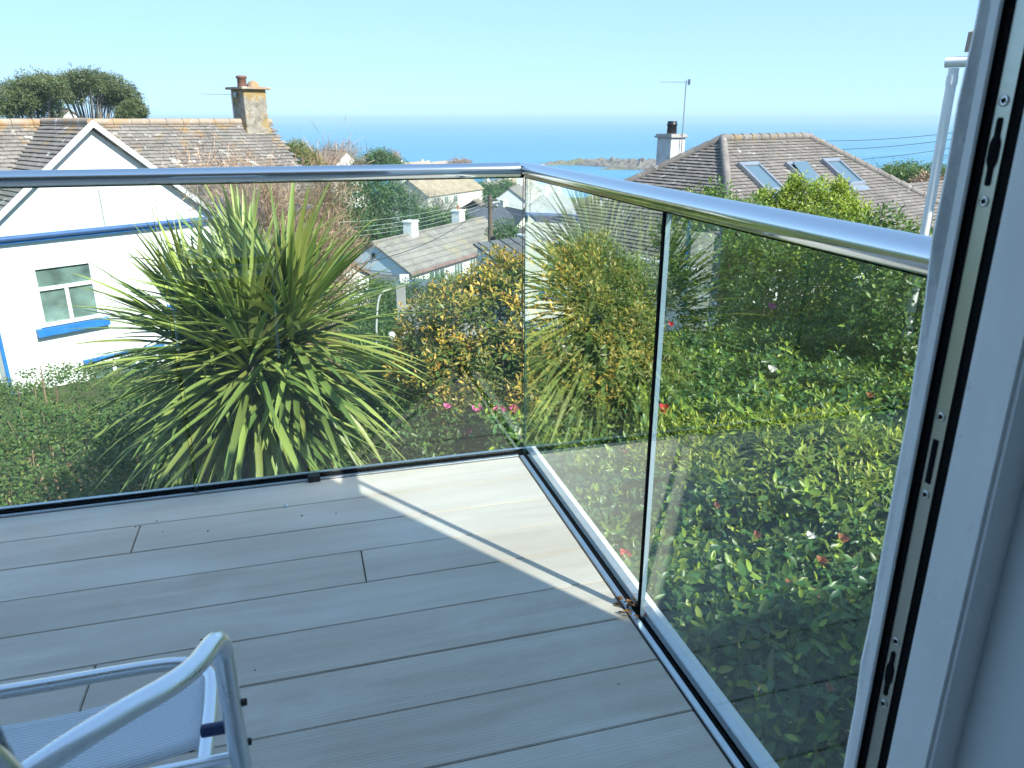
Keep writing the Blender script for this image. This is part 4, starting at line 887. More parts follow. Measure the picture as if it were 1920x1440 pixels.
for i, (px, py, D, w, lab, rf) in enumerate([(925, 341, 190, 40, 'grey roofed house just under the handrail beside glass corner', 'rows_grey'), (968, 336, 205, 46, 'pale cottage with tan roof right under the glass corner joint', 'rows_tan'), (1015, 352, 180, 44, 'white cottage seen through side glass left of the spiky reflection', 'rows_grey'), (1032, 368, 120, 36, 'stone gabled cottage seen through the side glass above the hip', 'rows_slate'), (850, 338, 230, 50, 'far house roof beneath the middle of the front handrail', 'rows_brown'), (770, 307, 330, 60, 'low tan shoreline roof above the front handrail, left one', 'rows_tan'), (815, 306, 345, 44, 'low tan shoreline roof above the front handrail, middle one', 'rows_tan'), (845, 309, 350, 36, 'low brown shoreline roof nearest to the glass corner', 'rows_brown'), (560, 316, 150, 40, 'white cottage wall half hidden behind the tan twigs', 'rows_grey')]):
    a = at(px-w/2, py, D); b = at(px+w/2, py-1, D*1.05); b.z = a.z; hd = math.degrees(math.atan2(b.x-a.x, b.y-a.y)); Wd = 7.5; ev = a.z-Wd/2*math.tan(R(36)); L = (b-a).length
    gable_house('shore_cottage', lab, (a.x, a.y, ev), hd, L, Wd, 0, 36, ('render_white', 'render_cream', 'render_white', 'stone_wall')[i % 4], rf, ((L*.2, 0, .9, .8, 1.0, 1), (L*.85, 0, .9, .8, .9, 1))[:1+i % 2], (('b', 1, L*.2, L*.2+1.1, -1.8, -.5), ('b', 1, L*.6, L*.6+1.1, -1.8, -.5)), base=-7, group=None)
ridge_house('white_gable_cottage', 'white gabled cottage on the left hillside above the front handrail', (650, 285, 140), (608, 286, 150), 7, 45, 6, wall='render_white', roof='rows_tan', chim=(), wins=(('a', -1, -.6, .6, -2.6, -1, dict(cols=2)), ('b', -1, 3, 5, -2, -.6)))
ridge_house('hillside_house', 'white gable peeping between the pine trees and slate ridge', (130, 206, 95), (112, 206, 102), 5, 40, 4, wall='render_white', roof='rows_brown')
ridge_house('white_side_house', 'white wall and grey roof glimpsed right behind the spiky plant', (606, 462, 27), (530, 456, 31), 3.2, 35, 5, wall='render_white', roof='rows_grey')

# ---- telegraph pole and cables
pb = at(920, 490, 41); pt_ = at(917, 366, 41); TP = empty('telegraph_pole', (pb.x, pb.y, ground(pb.x, pb.y)), 0, 'brown wooden telegraph pole rising between the valley roofs', 'pole'); th = pt_.z-ground(pb.x, pb.y)
mb = MB(); mb.tube([(0, 0, -.2), (0, 0, th*.5), (0, 0, th)], [.15, .135, .115], 12); mb.build('shaft', M['pole_wood'], TP)
mb = MB()
for z in (th-.25, th-.6): mb.box((0, 0, z), (.9, .09, .09), Matrix.Rotation(R(-40), 3, 'Z'))
mb.build('crossarm', M['pole_wood'], TP)
mb = MB(); mb.box((.12, -.12, th*.62), (.22, .2, .45), None, 0, .02); mb.build('junction_box', M['black_plastic'], TP)
for k in range(6): mb = MB(); mb.lathe(Vector((math.sin(R(50))*(.4-.32*(k % 3)), -math.cos(R(50))*(.4-.32*(k % 3)), th-.2-.35*(k//3))), [(.03, 0), (.045, .03), (.03, .06), (.02, .1)], 8); mb.build('insulator', M['ceramic'], TP)
def cable(label, a, b, sag, mat='cable_pale', r=.012, cat='cable', group=None):
    a = Vector(a); b = Vector(b); e = []
    for i in range(25): s = i/24; e.append(a.lerp(b, s)-Vector((0, 0, sag*4*s*(1-s))))
    mb = MB(); mb.tube([p-a for p in e], r, 6); o = mb.build('overhead_cable', M[mat]); o.location = a; tag(o, label, cat, group)
for i, (ya, yb, nm) in enumerate(((366, 410, 'topmost'), (373, 424, 'second'), (379, 434, 'third'), (386, 443, 'lowest'))):
    cable(f'{nm} of the four pale wires running left from the telegraph pole', at(915, ya, 41), at(470, yb+8, 23), .45, r=.006)
cable('dark drop wire crossing the valley bungalow roof', at(918, 376, 41), at(560, 512, 19), .7, 'cable', .012)
cable('pale stay wire slanting down right of the telegraph pole', at(919, 378, 41), at(955, 450, 45), .0, 'cable_pale', .012)
for i, (y0, y1, nm) in enumerate(((258, 245, 'top'), (276, 255, 'middle'), (300, 268, 'bottom'))):
    cable(f'{nm} thin wire over the sea right of the hipped roof', at(1490, y0+5, 45), at(1900, y1-12, 40), .25, 'cable', .012)
cable('thin dark wire meeting the left edge of the hipped roof', at(1090, 358, 60), at(1240, 320, 55), .2, 'cable', .016)
for i, (y0, y1) in enumerate(((372, 392), (380, 400), (387, 408))):
    cable(f'{("upper", "middle", "lower")[i]} wire leaving the telegraph pole toward the right', at(920, y0, 41), at(1120, y1, 33), .3, 'cable_pale', .006)

# ================================================================== VEGETATION
# ---- cordyline with three heads
cb = at(500, 640, 4.25); cord = empty('cordyline', (cb.x, cb.y, -2.9), 0, 'big spiky cordyline with long arching strap leaves beyond the front glass', 'plant'); cdo = Vector(cord.location)
heads = [at(545, 615, 4.05), at(385, 640, 4.40), at(470, 670, 3.95), at(470, 570, 4.6)]
mb = MB()
for h in heads:
    e = h-cdo; pts = spline([Vector((0, 0, -.1)), Vector((e.x*.25, e.y*.25, 1.2)), Vector((e.x*.8, e.y*.8, e.z-.5)), e], 5); mb.tube(pts, [.085-.035*i/(len(pts)-1) for i in range(len(pts))], 10)
mb.build('trunk', M['bark_grey'], cord)
_lm = {}
def strap(e0, droop, L, W, tone, mat):
    n = 9; vs = []; fs = []; x = z = 0.; an = e0; tn = []
    for i in range(n+1):
        s = i/n; w = W*(.55+.9*s if s < .35 else (.865+.135*math.cos((s-.35)*4)) if s < .5 else 1.0*(1-((s-.5)/.5)**1.6))*.5; w = max(w, .0006)
        nx, nz = -math.sin(an), math.cos(an); up = w*.45
        vs += [(x+nx*up, -w, z+nz*up), (x, 0, z), (x+nx*up, w, z+nz*up)]; tn += [tone+.15*s]*3
        st = L/n; x += math.cos(an)*st; z += math.sin(an)*st; an -= droop/n*(.35+1.5*s)
    for i in range(n):
        a = i*3; fs += [(a, a+3, a+4, a+1), (a+1, a+4, a+5, a+2)]
    me = bpy.data.meshes.new('leaf'); me.from_pydata(vs, [], fs); me.materials.append(mat); at_ = me.attributes.new('tone', 'FLOAT', 'POINT'); at_.data.foreach_set('value', tn); me.polygons.foreach_set('use_smooth', [True]*len(fs)); me.update(); return me
nleaf = [110, 82, 70, 36]; cnt = 0
for hi, (h, nl) in enumerate(zip(heads, nleaf)):
    for i in range(nl):
        f = i/nl                                      # 0 = newest, at the centre
        el = 86-f**.85*140+random.gauss(0, 7); e0 = R(max(-58, el)); L = (.46+.34*min(1, f*2.0))*random.uniform(.85, 1.1); W = random.uniform(.028, .041)
        droop = (.05+.55*f+random.uniform(0, .25)) if el > -10 else random.uniform(.15, .55)
        if hi == 3: L *= .9
        key = (round(math.degrees(e0)/6), round(droop*5), int(L*9), random.randint(0, 2), f > .93)
        if key not in _lm: _lm[key] = strap(R(key[0]*6), key[1]/5, L, W, [.05, .35, .75][key[3]], M['cordyline_dry'] if key[4] and random.random() < .12 else M['cordyline_leaf'])
        o = bpy.data.objects.new('leaf', _lm[key]); col.objects.link(o); o.parent = cord
        az = i*2.39996+hi; b = h-cdo+Vector((0, 0, .10-.30*f)); o.location = b+Vector((math.cos(az), math.sin(az), 0))*.03
        o.rotation_euler = (random.uniform(-.35, .35), random.uniform(-.06, .06), az)
        cnt += 1
# the old leaves hanging in front of the trunks, past the three hundred: one part
V_, F_, T_ = [], [], []
for hi, h in enumerate(heads):
    for i in range(190):
        az = random.uniform(-3.6, .5) if i < 60 else random.uniform(0, 6.28); me = strap(R(random.uniform(-62, -5)) if i < 60 else R(random.uniform(-10, 80)), random.uniform(.1, .5), random.uniform(.55, .82), random.uniform(.026, .038), random.choice((.1, .5, .9)), M['cordyline_leaf'])
        co_ = np.zeros(len(me.vertices)*3); me.vertices.foreach_get('co', co_); tv = np.zeros(len(me.vertices)); me.attributes['tone'].data.foreach_get('value', tv); q = np.zeros(len(me.polygons)*4, int); me.polygons.foreach_get('vertices', q) if False else None
        q = np.array([list(p.vertices) for p in me.polygons]); c, s_ = math.cos(az), math.sin(az); Rm = np.array([[c, -s_, 0], [s_, c, 0], [0, 0, 1]])
        F_.append(q+sum(len(v) for v in V_)); V_.append(co_.reshape(-1, 3)@Rm.T+np.array(h-cdo+Vector((0, 0, (-.12 if i < 60 else .08)-.2*random.random())))); T_.append(tv); bpy.data.meshes.remove(me)
o = link('hanging_leaves', npmesh('hanging_leaves', np.concatenate(V_), np.concatenate(F_), np.zeros((0, 3), int), np.concatenate(T_), [M['cordyline_leaf']]), cord); o['kind'] = 'stuff'
# dead skirt under the heads
mb = MB(); B, D = [], []
for h in heads:
    for i in range(16):
        a = random.uniform(0, 6.28); B.append(tuple(h-cdo+Vector((math.cos(a)*.06, math.sin(a)*.06, -.25-random.random()*.35)))); D.append((math.cos(a)*.35, math.sin(a)*.35, -1))
B = np.array(B); D = np.array(D); V, F4, F3, tn = leaf_arrays(B, D, rand_dirs(len(B)), rng.uniform(.3, .55, len(B)), .02, rng.random(len(B)), False, .3, .1)
o = link('dead_leaves', npmesh('dead_leaves', V, F4, F3, tn, [M['cordyline_dry']]), cord); o['kind'] = 'stuff'

# ---- flowers
def flower(parent, P, r, mat, kind='blossom', n=9):
    mb = MB()
    for k in range(n):
        a = k*2.4; el = R(15+55*k/n); d = Vector((math.cos(a)*math.cos(el), math.sin(a)*math.cos(el), math.sin(el))); s = Vector((-math.sin(a), math.cos(a), 0)); rr = r*(1-.35*k/n)
        mb.add([Vector((0, 0, 0)), d*rr*.55-s*rr*.38, d*rr*.55+Vector((0, 0, -.12*rr)), d*rr*.55+s*rr*.38, d*rr+Vector((0, 0, .1*rr))-s*rr*.1, d*rr+Vector((0, 0, .1*rr))+s*rr*.1], [(0, 1, 2), (0, 2, 3), (1, 4, 2), (2, 4, 5), (2, 5, 3)])
    o = mb.build(kind, M[mat], parent); o.location = Vector(P)-Vector(parent.location); v = (CAM-Vector(P)).normalized()+Vector((random.uniform(-.4, .4), random.uniform(-.4, .4), .6)); o.rotation_euler = v.to_track_quat('Z', 'Y').to_euler(); return o

# ---- camellia hedge filling the space below the side glass
cam_top = lambda x, y: -.50+.10*np.sin(x*2.3+.6)*np.cos(y*1.7)+.07*np.sin(x*5.1+y*3.7)+.05*np.sin(x*9+1)*np.sin(y*8) - .9*np.clip((1.02-x)/.16, 0, 1)**2 - .35*np.clip((y-5.6)/1.0, 0, 1.5)
n = 27000; X = rng.uniform(.88, 5.4, n); Y = rng.uniform(.0, 6.7, n); azv = np.degrees(np.arctan2(X, Y)); m = (azv > 9) & (azv < 58) & (rng.random(n) < np.clip(1.35-.13*np.hypot(X, Y), .35, 1)); X, Y = X[m], Y[m]
Zd = np.where(rng.random(len(X)) < .6, 0, rng.random(len(X))**1.3*.55); Z = cam_top(X, Y)-Zd+rng.normal(0, .05, len(X)); P = np.stack([X, Y, Z], 1)
A = unit(np.stack([rng.normal(0, .38, len(X))-.12, rng.normal(0, .38, len(X))-.18, np.ones(len(X))*.9], 1))
arr = shoots(P, A, 7, .070, .034, .10, .45, (-25, 62))
cml = empty('camellia_hedge', (1.9, 2.6, -2.9), 0, 'glossy dark green camellia hedge right below the side glass', 'hedge')
build_leaves(cml, arr, M['camellia_leaf'], 300, True)
mb = MB()
for i in range(26):
    bx_, by_ = random.uniform(1.0, 3.6), random.uniform(.6, 5.6); tips = [(bx_-1.9+random.uniform(-.4, .4), by_-2.6+random.uniform(-.4, .4), 2.9+float(cam_top(bx_, by_))-.12) for _ in range(5)]
    limb_tubes(mb, (bx_-1.9, by_-2.6, 0), tips, .03)
mb.build('stems', M['bark'], cml)
for px, py, mt, r in ((1140, 612, 'petal_white', .055), (1130, 605, 'petal_rust', .8*.045), (1062, 655, 'petal_white', .045), (1086, 656, 'petal_white', .04), (1246, 767, 'petal_red', .045), (1258, 608, 'petal_red', .032), (1176, 853, 'petal_red', .04), (1172, 1040, 'petal_red', .03), (1446, 575, 'petal_pink', .045),
        (1425, 893, 'petal_rust', .8*.03), (1420, 1003, 'petal_rust', .8*.028), (1580, 1010, 'petal_rust', .8*.036), (1540, 1052, 'petal_rust', .8*.034), (1480, 1096, 'petal_rust', .8*.028), (1532, 1112, 'petal_rust', .8*.03), (1645, 948, 'petal_white', .022), (1418, 842, 'petal_white', .026), (1447, 692, 'petal_white', .035), (1345, 948, 'petal_rust', .8*.026), (1508, 828, 'petal_rust', .8*.03), (1630, 742, 'petal_rust', .8*.035), (1520, 1006, 'petal_white', .025), (1555, 1290, 'petal_rust', .8*.022)):
    d = ray(px, py); tt = 2.0
    for _ in range(60):
        q = CAM+d*tt
        if q.z < float(cam_top(q.x, q.y))+.05: break
        tt += .08
    flower(cml, CAM+d*(tt-.05), r, mt)

# ---- yellow-green shrub at the back of the camellias
c = at(1565, 735, 3.9)
b1 = [(c.x, c.y, -.66, .80, .70, .50), (c.x-.5, c.y+.40, -.72, .50, .50, .46), (c.x+.6, c.y-.2, -.75, .7, .6, .46)]
shrub('choisya_shrub', 'yellow-green young leaved shrub at the back of the camellias by the door pier', b1, M['yellow_leaf'], 2600, 7, .068, .022, .10, .85, (c.x, c.y, -2.9), 220, .7)
# ---- bronze tipped photinia in the middle
def P_(px, py, D, r, rz=None): v = at(px, py, D); return (v.x, v.y, v.z, r, r, rz or r)
b2 = [P_(900, 675, 5.2, .62), P_(1005, 625, 5.5, .66), P_(1090, 585, 5.9, .60), P_(960, 650, 5.3, .6), P_(1130, 720, 5.2, .62), P_(835, 700, 5.1, .40), P_(950, 770, 4.9, .55), P_(1010, 720, 5.0, .58), P_(880, 780, 4.9, .4)]
pm = at(980, 700, 5.4); P, Nn = blob_surface(b2, 12500, .35, .3); A = unit(Nn*.45+np.array([0, 0, .6])+rng.normal(0, .25, P.shape)); arr = list(shoots(P, A, 7, .060, .021, .09, .8, (-5, 60)))
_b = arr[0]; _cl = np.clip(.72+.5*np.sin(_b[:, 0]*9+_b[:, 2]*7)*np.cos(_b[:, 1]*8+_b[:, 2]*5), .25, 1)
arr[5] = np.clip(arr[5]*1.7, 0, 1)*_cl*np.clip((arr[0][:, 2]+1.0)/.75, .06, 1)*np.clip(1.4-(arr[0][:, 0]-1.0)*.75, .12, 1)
pho = empty('photinia_bush', (pm.x, pm.y, -2.9), 0, 'bushy photinia with bronze orange young tips at the glass corner', 'shrub')
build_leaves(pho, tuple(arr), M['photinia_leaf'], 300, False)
mb = MB(); limb_tubes(mb, (0, 0, 0), [Vector(b[:3])-Vector(pho.location)+Vector((random.uniform(-.3, .3), random.uniform(-.3, .3), .25)) for b in b2 for _ in range(4)], .03); mb.build('stems', M['bark'], pho)
for px, py, r in ((895, 770, .05), (936, 770, .055), (962, 767, .04), (876, 815, .055), (838, 763, .03)): flower(pho, at(px, py, 4.45), r, 'petal_pink')
# ---- grey-green olive-like shrub behind it
b3 = [P_(1100, 535, 8.2, .58, .62), P_(1175, 560, 8.0, .5), P_(1050, 565, 8.0, .45)]
shrub('senecio_shrub', 'grey-green small leaved shrub behind the photinia', b3, M['olive_leaf'], 2000, 7, .06, .02, .10, .7, (b3[0][0], b3[0][1], -3.1), 0, .55)
# ---- griselinia against the bungalow roof, and the dark mixed hedge below it
b4 = [P_(1445, 440, 10, .42, .50), P_(1515, 425, 10, .50, .58), P_(1575, 440, 10.2, .40, .52), P_(1500, 510, 9.8, .7, .6), P_(1420, 520, 9.6, .5, .55), P_(1492, 375, 10, .18, .34), P_(1566, 383, 10.1, .15, .34), P_(1435, 395, 10, .16, .30)]
shrub('griselinia_bush', 'bright yellow-green bush standing up above the side handrail', b4, M['griselinia_leaf'], 5200, 7, .065, .030, .13, .85, (b4[0][0], b4[0][1], -3.2), 0, .75)
b5 = [P_(1370, 520, 8.6, .75, .9), P_(1450, 560, 8.2, .7, .8), P_(1560, 560, 8.3, .8, .9), P_(1640, 570, 7.6, .75, .85), P_(1690, 620, 6.6, .55, .7), P_(1330, 470, 9.5, .7, .8)]
shrub('mixed_hedge', 'dark mixed hedge behind the camellias under the side handrail', b5, M['dark_leaf'], 4200, 7, .07, .034, .12, .55, (b5[1][0], b5[1][1], -3.0), 0, .45)
# ---- ivy bank on the left
ivy_top = lambda x, y: -1.32-.13*(y-5.2)+.12*np.sin(x*1.9)*np.cos(y*1.6)+.07*np.sin(x*4.7+y*3.1)
n = 17000; X = rng.uniform(-6.5, -.15, n); Y = rng.uniform(4.2, 12.5, n); azv = np.degrees(np.arctan2(X, Y)); m = (azv > -26) & (azv < 0) & (rng.random(n) < np.clip(1.5-.09*Y, .3, 1)); X, Y = X[m], Y[m]
P = np.stack([X, Y, ivy_top(X, Y)-np.where(rng.random(len(X)) < .6, 0, rng.random(len(X))*.3)+rng.normal(0, .035, len(X))], 1); A = unit(np.stack([rng.normal(0, .4, len(X)), rng.normal(0, .4, len(X))-.25, np.ones(len(X))*.8], 1))
arr = shoots(P, A, 6, .050, .030, .06, .35, (-20, 55)); ivy = empty('ivy_bank', (-2.5, 7, -3.1), 0, 'dense low green hedge bank in front of the white house', 'hedge'); build_leaves(ivy, arr, M['ivy_leaf'], 0, False)
mb = MB()
for i in range(24): x, y = random.uniform(-4, -.4), random.uniform(5, 10.5); limb_tubes(mb, (x+2.5, y-7, 0), [(x+2.5+random.uniform(-.4, .4), y-7+random.uniform(-.4, .4), 3.1+float(ivy_top(x, y))) for _ in range(4)], .02)
for px, py, ht in ((78, 720, .42), (102, 735, .3), (60, 728, .2), (30, 735, .25)):
    q = at(px, py, 10.5); mb.tube([q-Vector((-2.5, 7, -3.1))-Vector((0, 0, .4)), q-Vector((-2.5, 7, -3.1))+Vector((.03, 0, ht-.2))], [.014, .006], 6)
mb.build('stems', M['twig_tan'], ivy)
# ---- bare tan tamarisk behind the cordyline
tb = at(535, 425, 9.0); bare_tree('tamarisk', 'pinkish tan bare twiggy tree behind the spiky plant', (tb.x, tb.y, -3.2), 4.85, 1.10, 24000, .20, M['twig_tan'], .06, tw=.0055, up=.4)
# ---- umbrella pines on the skyline
def pine(label, px, py, D, blobs, zb):
    q = at(px, py, D); bl = [(*at(x, y, D+dd)[:], rx, rx, rz) for x, y, dd, rx, rz in blobs]
    return tree('pine_tree', label, (q.x, q.y, zb), q.z-zb+2, bl, M['pine_leaf'], 4200, .19, .30, 'bark_grey', group=None, tone=.55, depth=.35, kshoot=5)
pine('spreading dark pine nearest to the left edge of the photo', 60, 205, 78, [(x, y, d, 1.15, .62) for x, y, d in ((0, 180, 0), (25, 168, 2), (50, 158, -1), (75, 152, 1), (97, 162, -2), (10, 196, 1), (42, 187, -2), (70, 176, 0), (100, 182, 2), (62, 199, 1), (25, 207, -1), (-20, 192, 0), (90, 203, 0))], -6)
pine('round topped dark pine just right of the leftmost one', 165, 215, 82, [(x, y, d, 1.05, .58) for x, y, d in ((108, 156, 0), (130, 148, 2), (156, 144, -2), (184, 146, 1), (208, 154, 0), (228, 167, -1), (243, 182, 1), (124, 168, 0), (150, 163, 2), (180, 166, -1), (206, 174, 1), (226, 188, 0), (198, 190, 2), (140, 180, -1))], -6)
pine('small dark pine top beside the slate ridge', 250, 212, 80, [(250, 208, 0, .9, .7), (240, 214, 0, .8, .5)], -5)
# ---- valley trees and bushes
G = lambda v: (v.x, v.y, ground(v.x, v.y))
def bush(label, px, py, D, blobs, mat, n, ls, tone=.5, name='garden_bush', cat='bush', tr=.08, bark='bark'):
    q = at(px, py, D); bl = [(*at(x, y, D+dd)[:], r_, r_, rz) for x, y, dd, r_, rz in blobs]; g = G(q); h = max(1, max(b[2] for b in bl)-g[2])
    return tree(name, label, g, h, bl, mat, n, ls, tr, bark, cat, tone=tone, depth=.35)
tl, bl_, yl = M['tree_leaf'], M['bush_leaf'], M['yellowgreen_leaf']
bush('tall leafy green tree behind the valley bungalow chimney', 690, 430, 72, [(640, 400, 0, 2.6, 2.4), (690, 380, 2, 3.0, 2.8), (740, 400, 0, 2.4, 2.6), (660, 450, -2, 2.8, 2.2), (720, 440, 0, 2.8, 2.0), (620, 460, -3, 2.2, 1.9)], tl, 5200, .30, .5, 'broadleaf_tree', 'tree', .3)
bush('dark green trees filling the slope left of the valley bungalow', 620, 480, 60, [(610, 490, 0, 2.0, 1.6), (650, 500, -4, 1.6, 1.3), (580, 470, 0, 2.2, 2.0)], M['dark_leaf'], 2600, .26, .4, 'broadleaf_tree', 'tree', .22)
bush('evergreen clump behind the ridge of the valley bungalow', 830, 430, 80, [(800, 420, 0, 2.2, 1.6), (850, 425, 0, 2.0, 1.4), (775, 435, 0, 1.8, 1.3)], M['dark_leaf'], 2400, .3, .5, 'broadleaf_tree', 'tree', .2)
bush('clipped garden hedge below the shade-tinted gable', 690, 530, 40, [(620, 545, -2, 1.3, .6), (660, 545, -1, 1.3, .6), (700, 548, 0, 1.3, .6), (740, 550, 0, 1.2, .55), (650, 562, -8, 1.1, .8), (700, 566, -8, 1.1, .7), (790, 545, 0, 1.2, .55), (840, 530, 2, 1.1, .5)], M['dark_leaf'], 4200, .13, .5, 'garden_hedge', 'hedge', .08)
bush('tangled green scrub behind the bronze tipped photinia', 790, 560, 22, [(770, 565, 0, .9, .6), (820, 575, 0, .9, .55), (730, 590, -4, .9, .6), (690, 600, -6, .9, .7), (650, 590, -6, .9, .7)], bl_, 3600, .085, .5)
bush('leafy bush left of the garden lamps behind the spiky plant', 700, 620, 12, [(690, 625, 0, .5, .45), (720, 640, -1, .4, .4), (660, 640, 0, .5, .5), (610, 640, 1, .6, .6)], tl, 2600, .055, .6)
bush('dark shrub under the photinia beyond the deck corner', 770, 740, 6.2, [(880, 815, -1.1, .50, .46), (940, 830, -1.3, .46, .42), (830, 840, -1.5, .46, .36), (800, 740, -.2, .5, .5), (745, 760, 0, .38, .42), (800, 790, -.5, .35, .4), (700, 800, 0, .4, .4), (660, 850, -.8, .35, .4), (770, 840, -1, .3, .3)], M['dark_leaf'], 10500, .05, .25, tr=.03)
bush('low dark plants under the cordyline beyond the front glass', 480, 880, 4.9, [(430, 890, 0, .4, .3), (520, 900, -.2, .4, .3), (600, 870, 0, .4, .35), (350, 860, .3, .4, .35), (270, 850, .5, .35, .3)], M['ivy_leaf'], 3000, .045, .25, tr=.03)
bush('round bush at the foot of the telegraph pole', 965, 450, 60, [(950, 445, 0, 1.6, 1.1), (985, 455, 0, 1.4, 1.0)], tl, 900, .25, .4)
bush('green trees behind the white gable house', 925, 370, 150, [(915, 372, 0, 3.2, 2.4), (895, 365, 4, 3, 2.2), (945, 358, 4, 3, 2.2), (990, 365, 6, 3, 2)], tl, 1600, .5, .4, 'broadleaf_tree', 'tree', .3)
bush('white flowering trees right of the hillside cottage', 690, 305, 130, [(682, 312, 0, 1.8, 1.2), (700, 308, 0, 1.9, 1.4)], M['blossom_leaf'], 1800, .33, .45, 'blossom_tree', 'tree', .2)
bush('green tree at the end of the hillside above the handrail', 725, 305, 125, [(715, 302, 0, 2, 1.7), (735, 312, 0, 1.7, 1.2), (750, 318, -2, 1.4, .9)], tl, 1500, .35, .5, 'broadleaf_tree', 'tree', .2)
bush('yellow gorse beside the slate roof on the left hillside', 570, 295, 110, [(555, 285, 0, 1.7, 1.2), (578, 300, 0, 1.5, 1.0), (598, 314, 0, 1.4, .8), (560, 310, 0, 1.6, 1.0)], yl, 1700, .32, .7, 'gorse_bush', 'bush', .15)
bush('dark green thicket above the lower roof wing on the right', 1690, 335, 62, [(1665, 335, 0, 1.3, .8), (1700, 332, 2, 1.5, .9), (1735, 335, 0, 1.5, .8), (1770, 335, 0, 1.5, .9)], M['dark_leaf'], 2200, .22, .5, 'thicket', 'bush', .15)
bush('tan scrub right of the dark thicket above the roof wing', 1745, 350, 56, [(1735, 350, 0, 1.0, .6), (1765, 352, 0, 1.0, .7)], M['twig_tan'], 900, .2, .5, 'thicket', 'bush', .12)
for lab, px, py, D, h, s, n, tl_, m_ in (('bare grey tree in front of the terrace end house', 825, 395, 105, 7.5, 3.0, 2600, .9, 'twig_grey'), ('pale bare tree behind the evergreen clump', 765, 380, 112, 6.5, 3.2, 2400, .9, 'twig_grey'), ('thin bare trees behind the hillside cottage', 640, 292, 165, 8, 5.5, 2200, 1.3, 'twig_grey'), ('misty bare tree left of the hillside cottage', 590, 290, 165, 6.5, 4.0, 1800, 1.2, 'twig_grey'), ('leaning bare tree at the right end of the hillside', 733, 300, 150, 5.5, 2.6, 1300, 1.0, 'twig_tan')):
    q = at(px, py, D); zt = q.z+ (h*.35); bare_tree('bare_tree', lab, (q.x, q.y, zt-h), h, s, n, tl_, M[m_], .14, tw=.035 if D < 120 else .05)
q = at(847, 314, 352); bush('rounded brown tree on the shore near the glass corner', 862, 312, 340, [(862, 310, 0, 5.5, 2.4)], M['twig_tan'], 900, .6, .5, 'shore_tree', 'tree', .3)
# pampas and flax
def grass_clump(label, px, py, D, n, L, mat, w=.02, spread=.35, name='pampas_grass'):
    q = at(px, py, D); g = Vector((q.x, q.y, q.z-L*.7)); e = empty(name, g, 0, label, 'grass'); B = rng.normal(0, spread*.4, (n, 3)); B[:, 2] = 0; D_ = unit(np.stack([rng.normal(0, .35, n), rng.normal(0, .35, n), np.ones(n)], 1))
    V, F4, F3, tn = leaf_arrays(B, D_, rand_dirs(n), L*rng.uniform(.6, 1.1, n), w, rng.random(n), False, .2, .25); o = link('blades', npmesh('blades', V, F4, F3, tn, [M[mat]]), e); o['kind'] = 'stuff'
grass_clump('tall pale grass clump in front of the valley bungalow', 825, 545, 26, 800, 1.2, 'grass_blade', .03, .9)
grass_clump('second grass clump left of the tall pale one', 785, 560, 25, 600, 1.0, 'grass_blade', .03, .8)
grass_clump('dark flax leaves between garden lamps and photinia', 742, 690, 7.5, 160, 1.0, 'dark_leaf', .05, .3, 'flax_plant')
grass_clump('dark flax leaves low beside the deck corner', 700, 730, 6.6, 140, .9, 'dark_leaf', .05, .3, 'flax_plant')

# ------------------------------------------------------------------ small things in the garden and lane
mb = MB(); vs = []; fs = []
for i in range(13):
    px = 730+i*14; a = at(px, 606, 17); b = at(px+10, 572, 20.5); vs += [(a.x, a.y, a.z), (b.x, b.y, b.z)]
for i in range(12): fs.append((i*2, i*2+2, i*2+3, i*2+1))
mb.add(vs, fs); tag(mb.build('lane', M['tarmac']), kind='structure')
cq = at(760, 545, 29); carz = at(760, 527, 29).z-1.45
car = empty('parked_car', (cq.x, cq.y, carz), R(-30), 'dark grey parked car half hidden by garden scrub', 'car')
def car_body():
    prof = [(-2.0, .28), (-2.05, .62), (-1.85, .82), (-1.0, .92), (-.45, 1.38), (.9, 1.42), (1.65, .98), (2.0, .90), (2.05, .40), (1.95, .28)]
    mb = MB(); n = len(prof); vs = []
    for y, k in ((-.84, .0), (-.80, 1), (.80, 1), (.84, 0)):
        for x, z in prof: vs.append((x, y*(.84 if z > 1.1 else 1), z))
    for r in range(3): mb.add([], [])
    fs = [(r*n+i, r*n+(i+1) % n, (r+1)*n+(i+1) % n, (r+1)*n+i) for r in range(3) for i in range(n)]+[tuple(range(n))[::-1], tuple(range(3*n, 4*n))]
    mb.add(vs, fs); mb.build('body', M['car_paint'], car)
    for nm, pl in (('windscreen', [(1.60, -.66, 1.01), (1.60, .66, 1.01), (.96, .60, 1.385), (.96, -.60, 1.385)]), ('rear_window', [(-.97, -.62, .96), (-.97, .62, .96), (-.50, .56, 1.345), (-.50, -.56, 1.345)])):
        mb = MB(); nr = Vector((.5, 0, .85)) if nm == 'windscreen' else Vector((-.65, 0, .75)); mb.add([Vector(p)+nr*.012 for p in pl], [(0, 1, 2, 3)]); mb.build(nm, M['window_glass2'], car)
    for s in (-1, 1):
        mb = MB(); mb.add([(-.85, s*.80, .97), (1.4, s*.80, 1.02), (.85, s*.712, 1.34), (-.4, s*.712, 1.33)], [(0, 1, 2, 3)]); mb.build('side_window', M['window_glass2'], car)
        for x in (-1.25, 1.3):
            mb = MB(); mb.tube([(x, s*.66, .32), (x, s*.86, .32)], .32, 18); w = mb.build('wheel', M['rubber'], car); mb = MB(); mb.tube([(x, s*.855, .32), (x, s*.875, .32)], .19, 14); mb.build('rim', M['channel_alu'], w)
t = NT('window_glass2'); t.pbr((.03, .04, .05), .06, 0, spec=.8); M['window_glass2'] = t.mat
car_body()
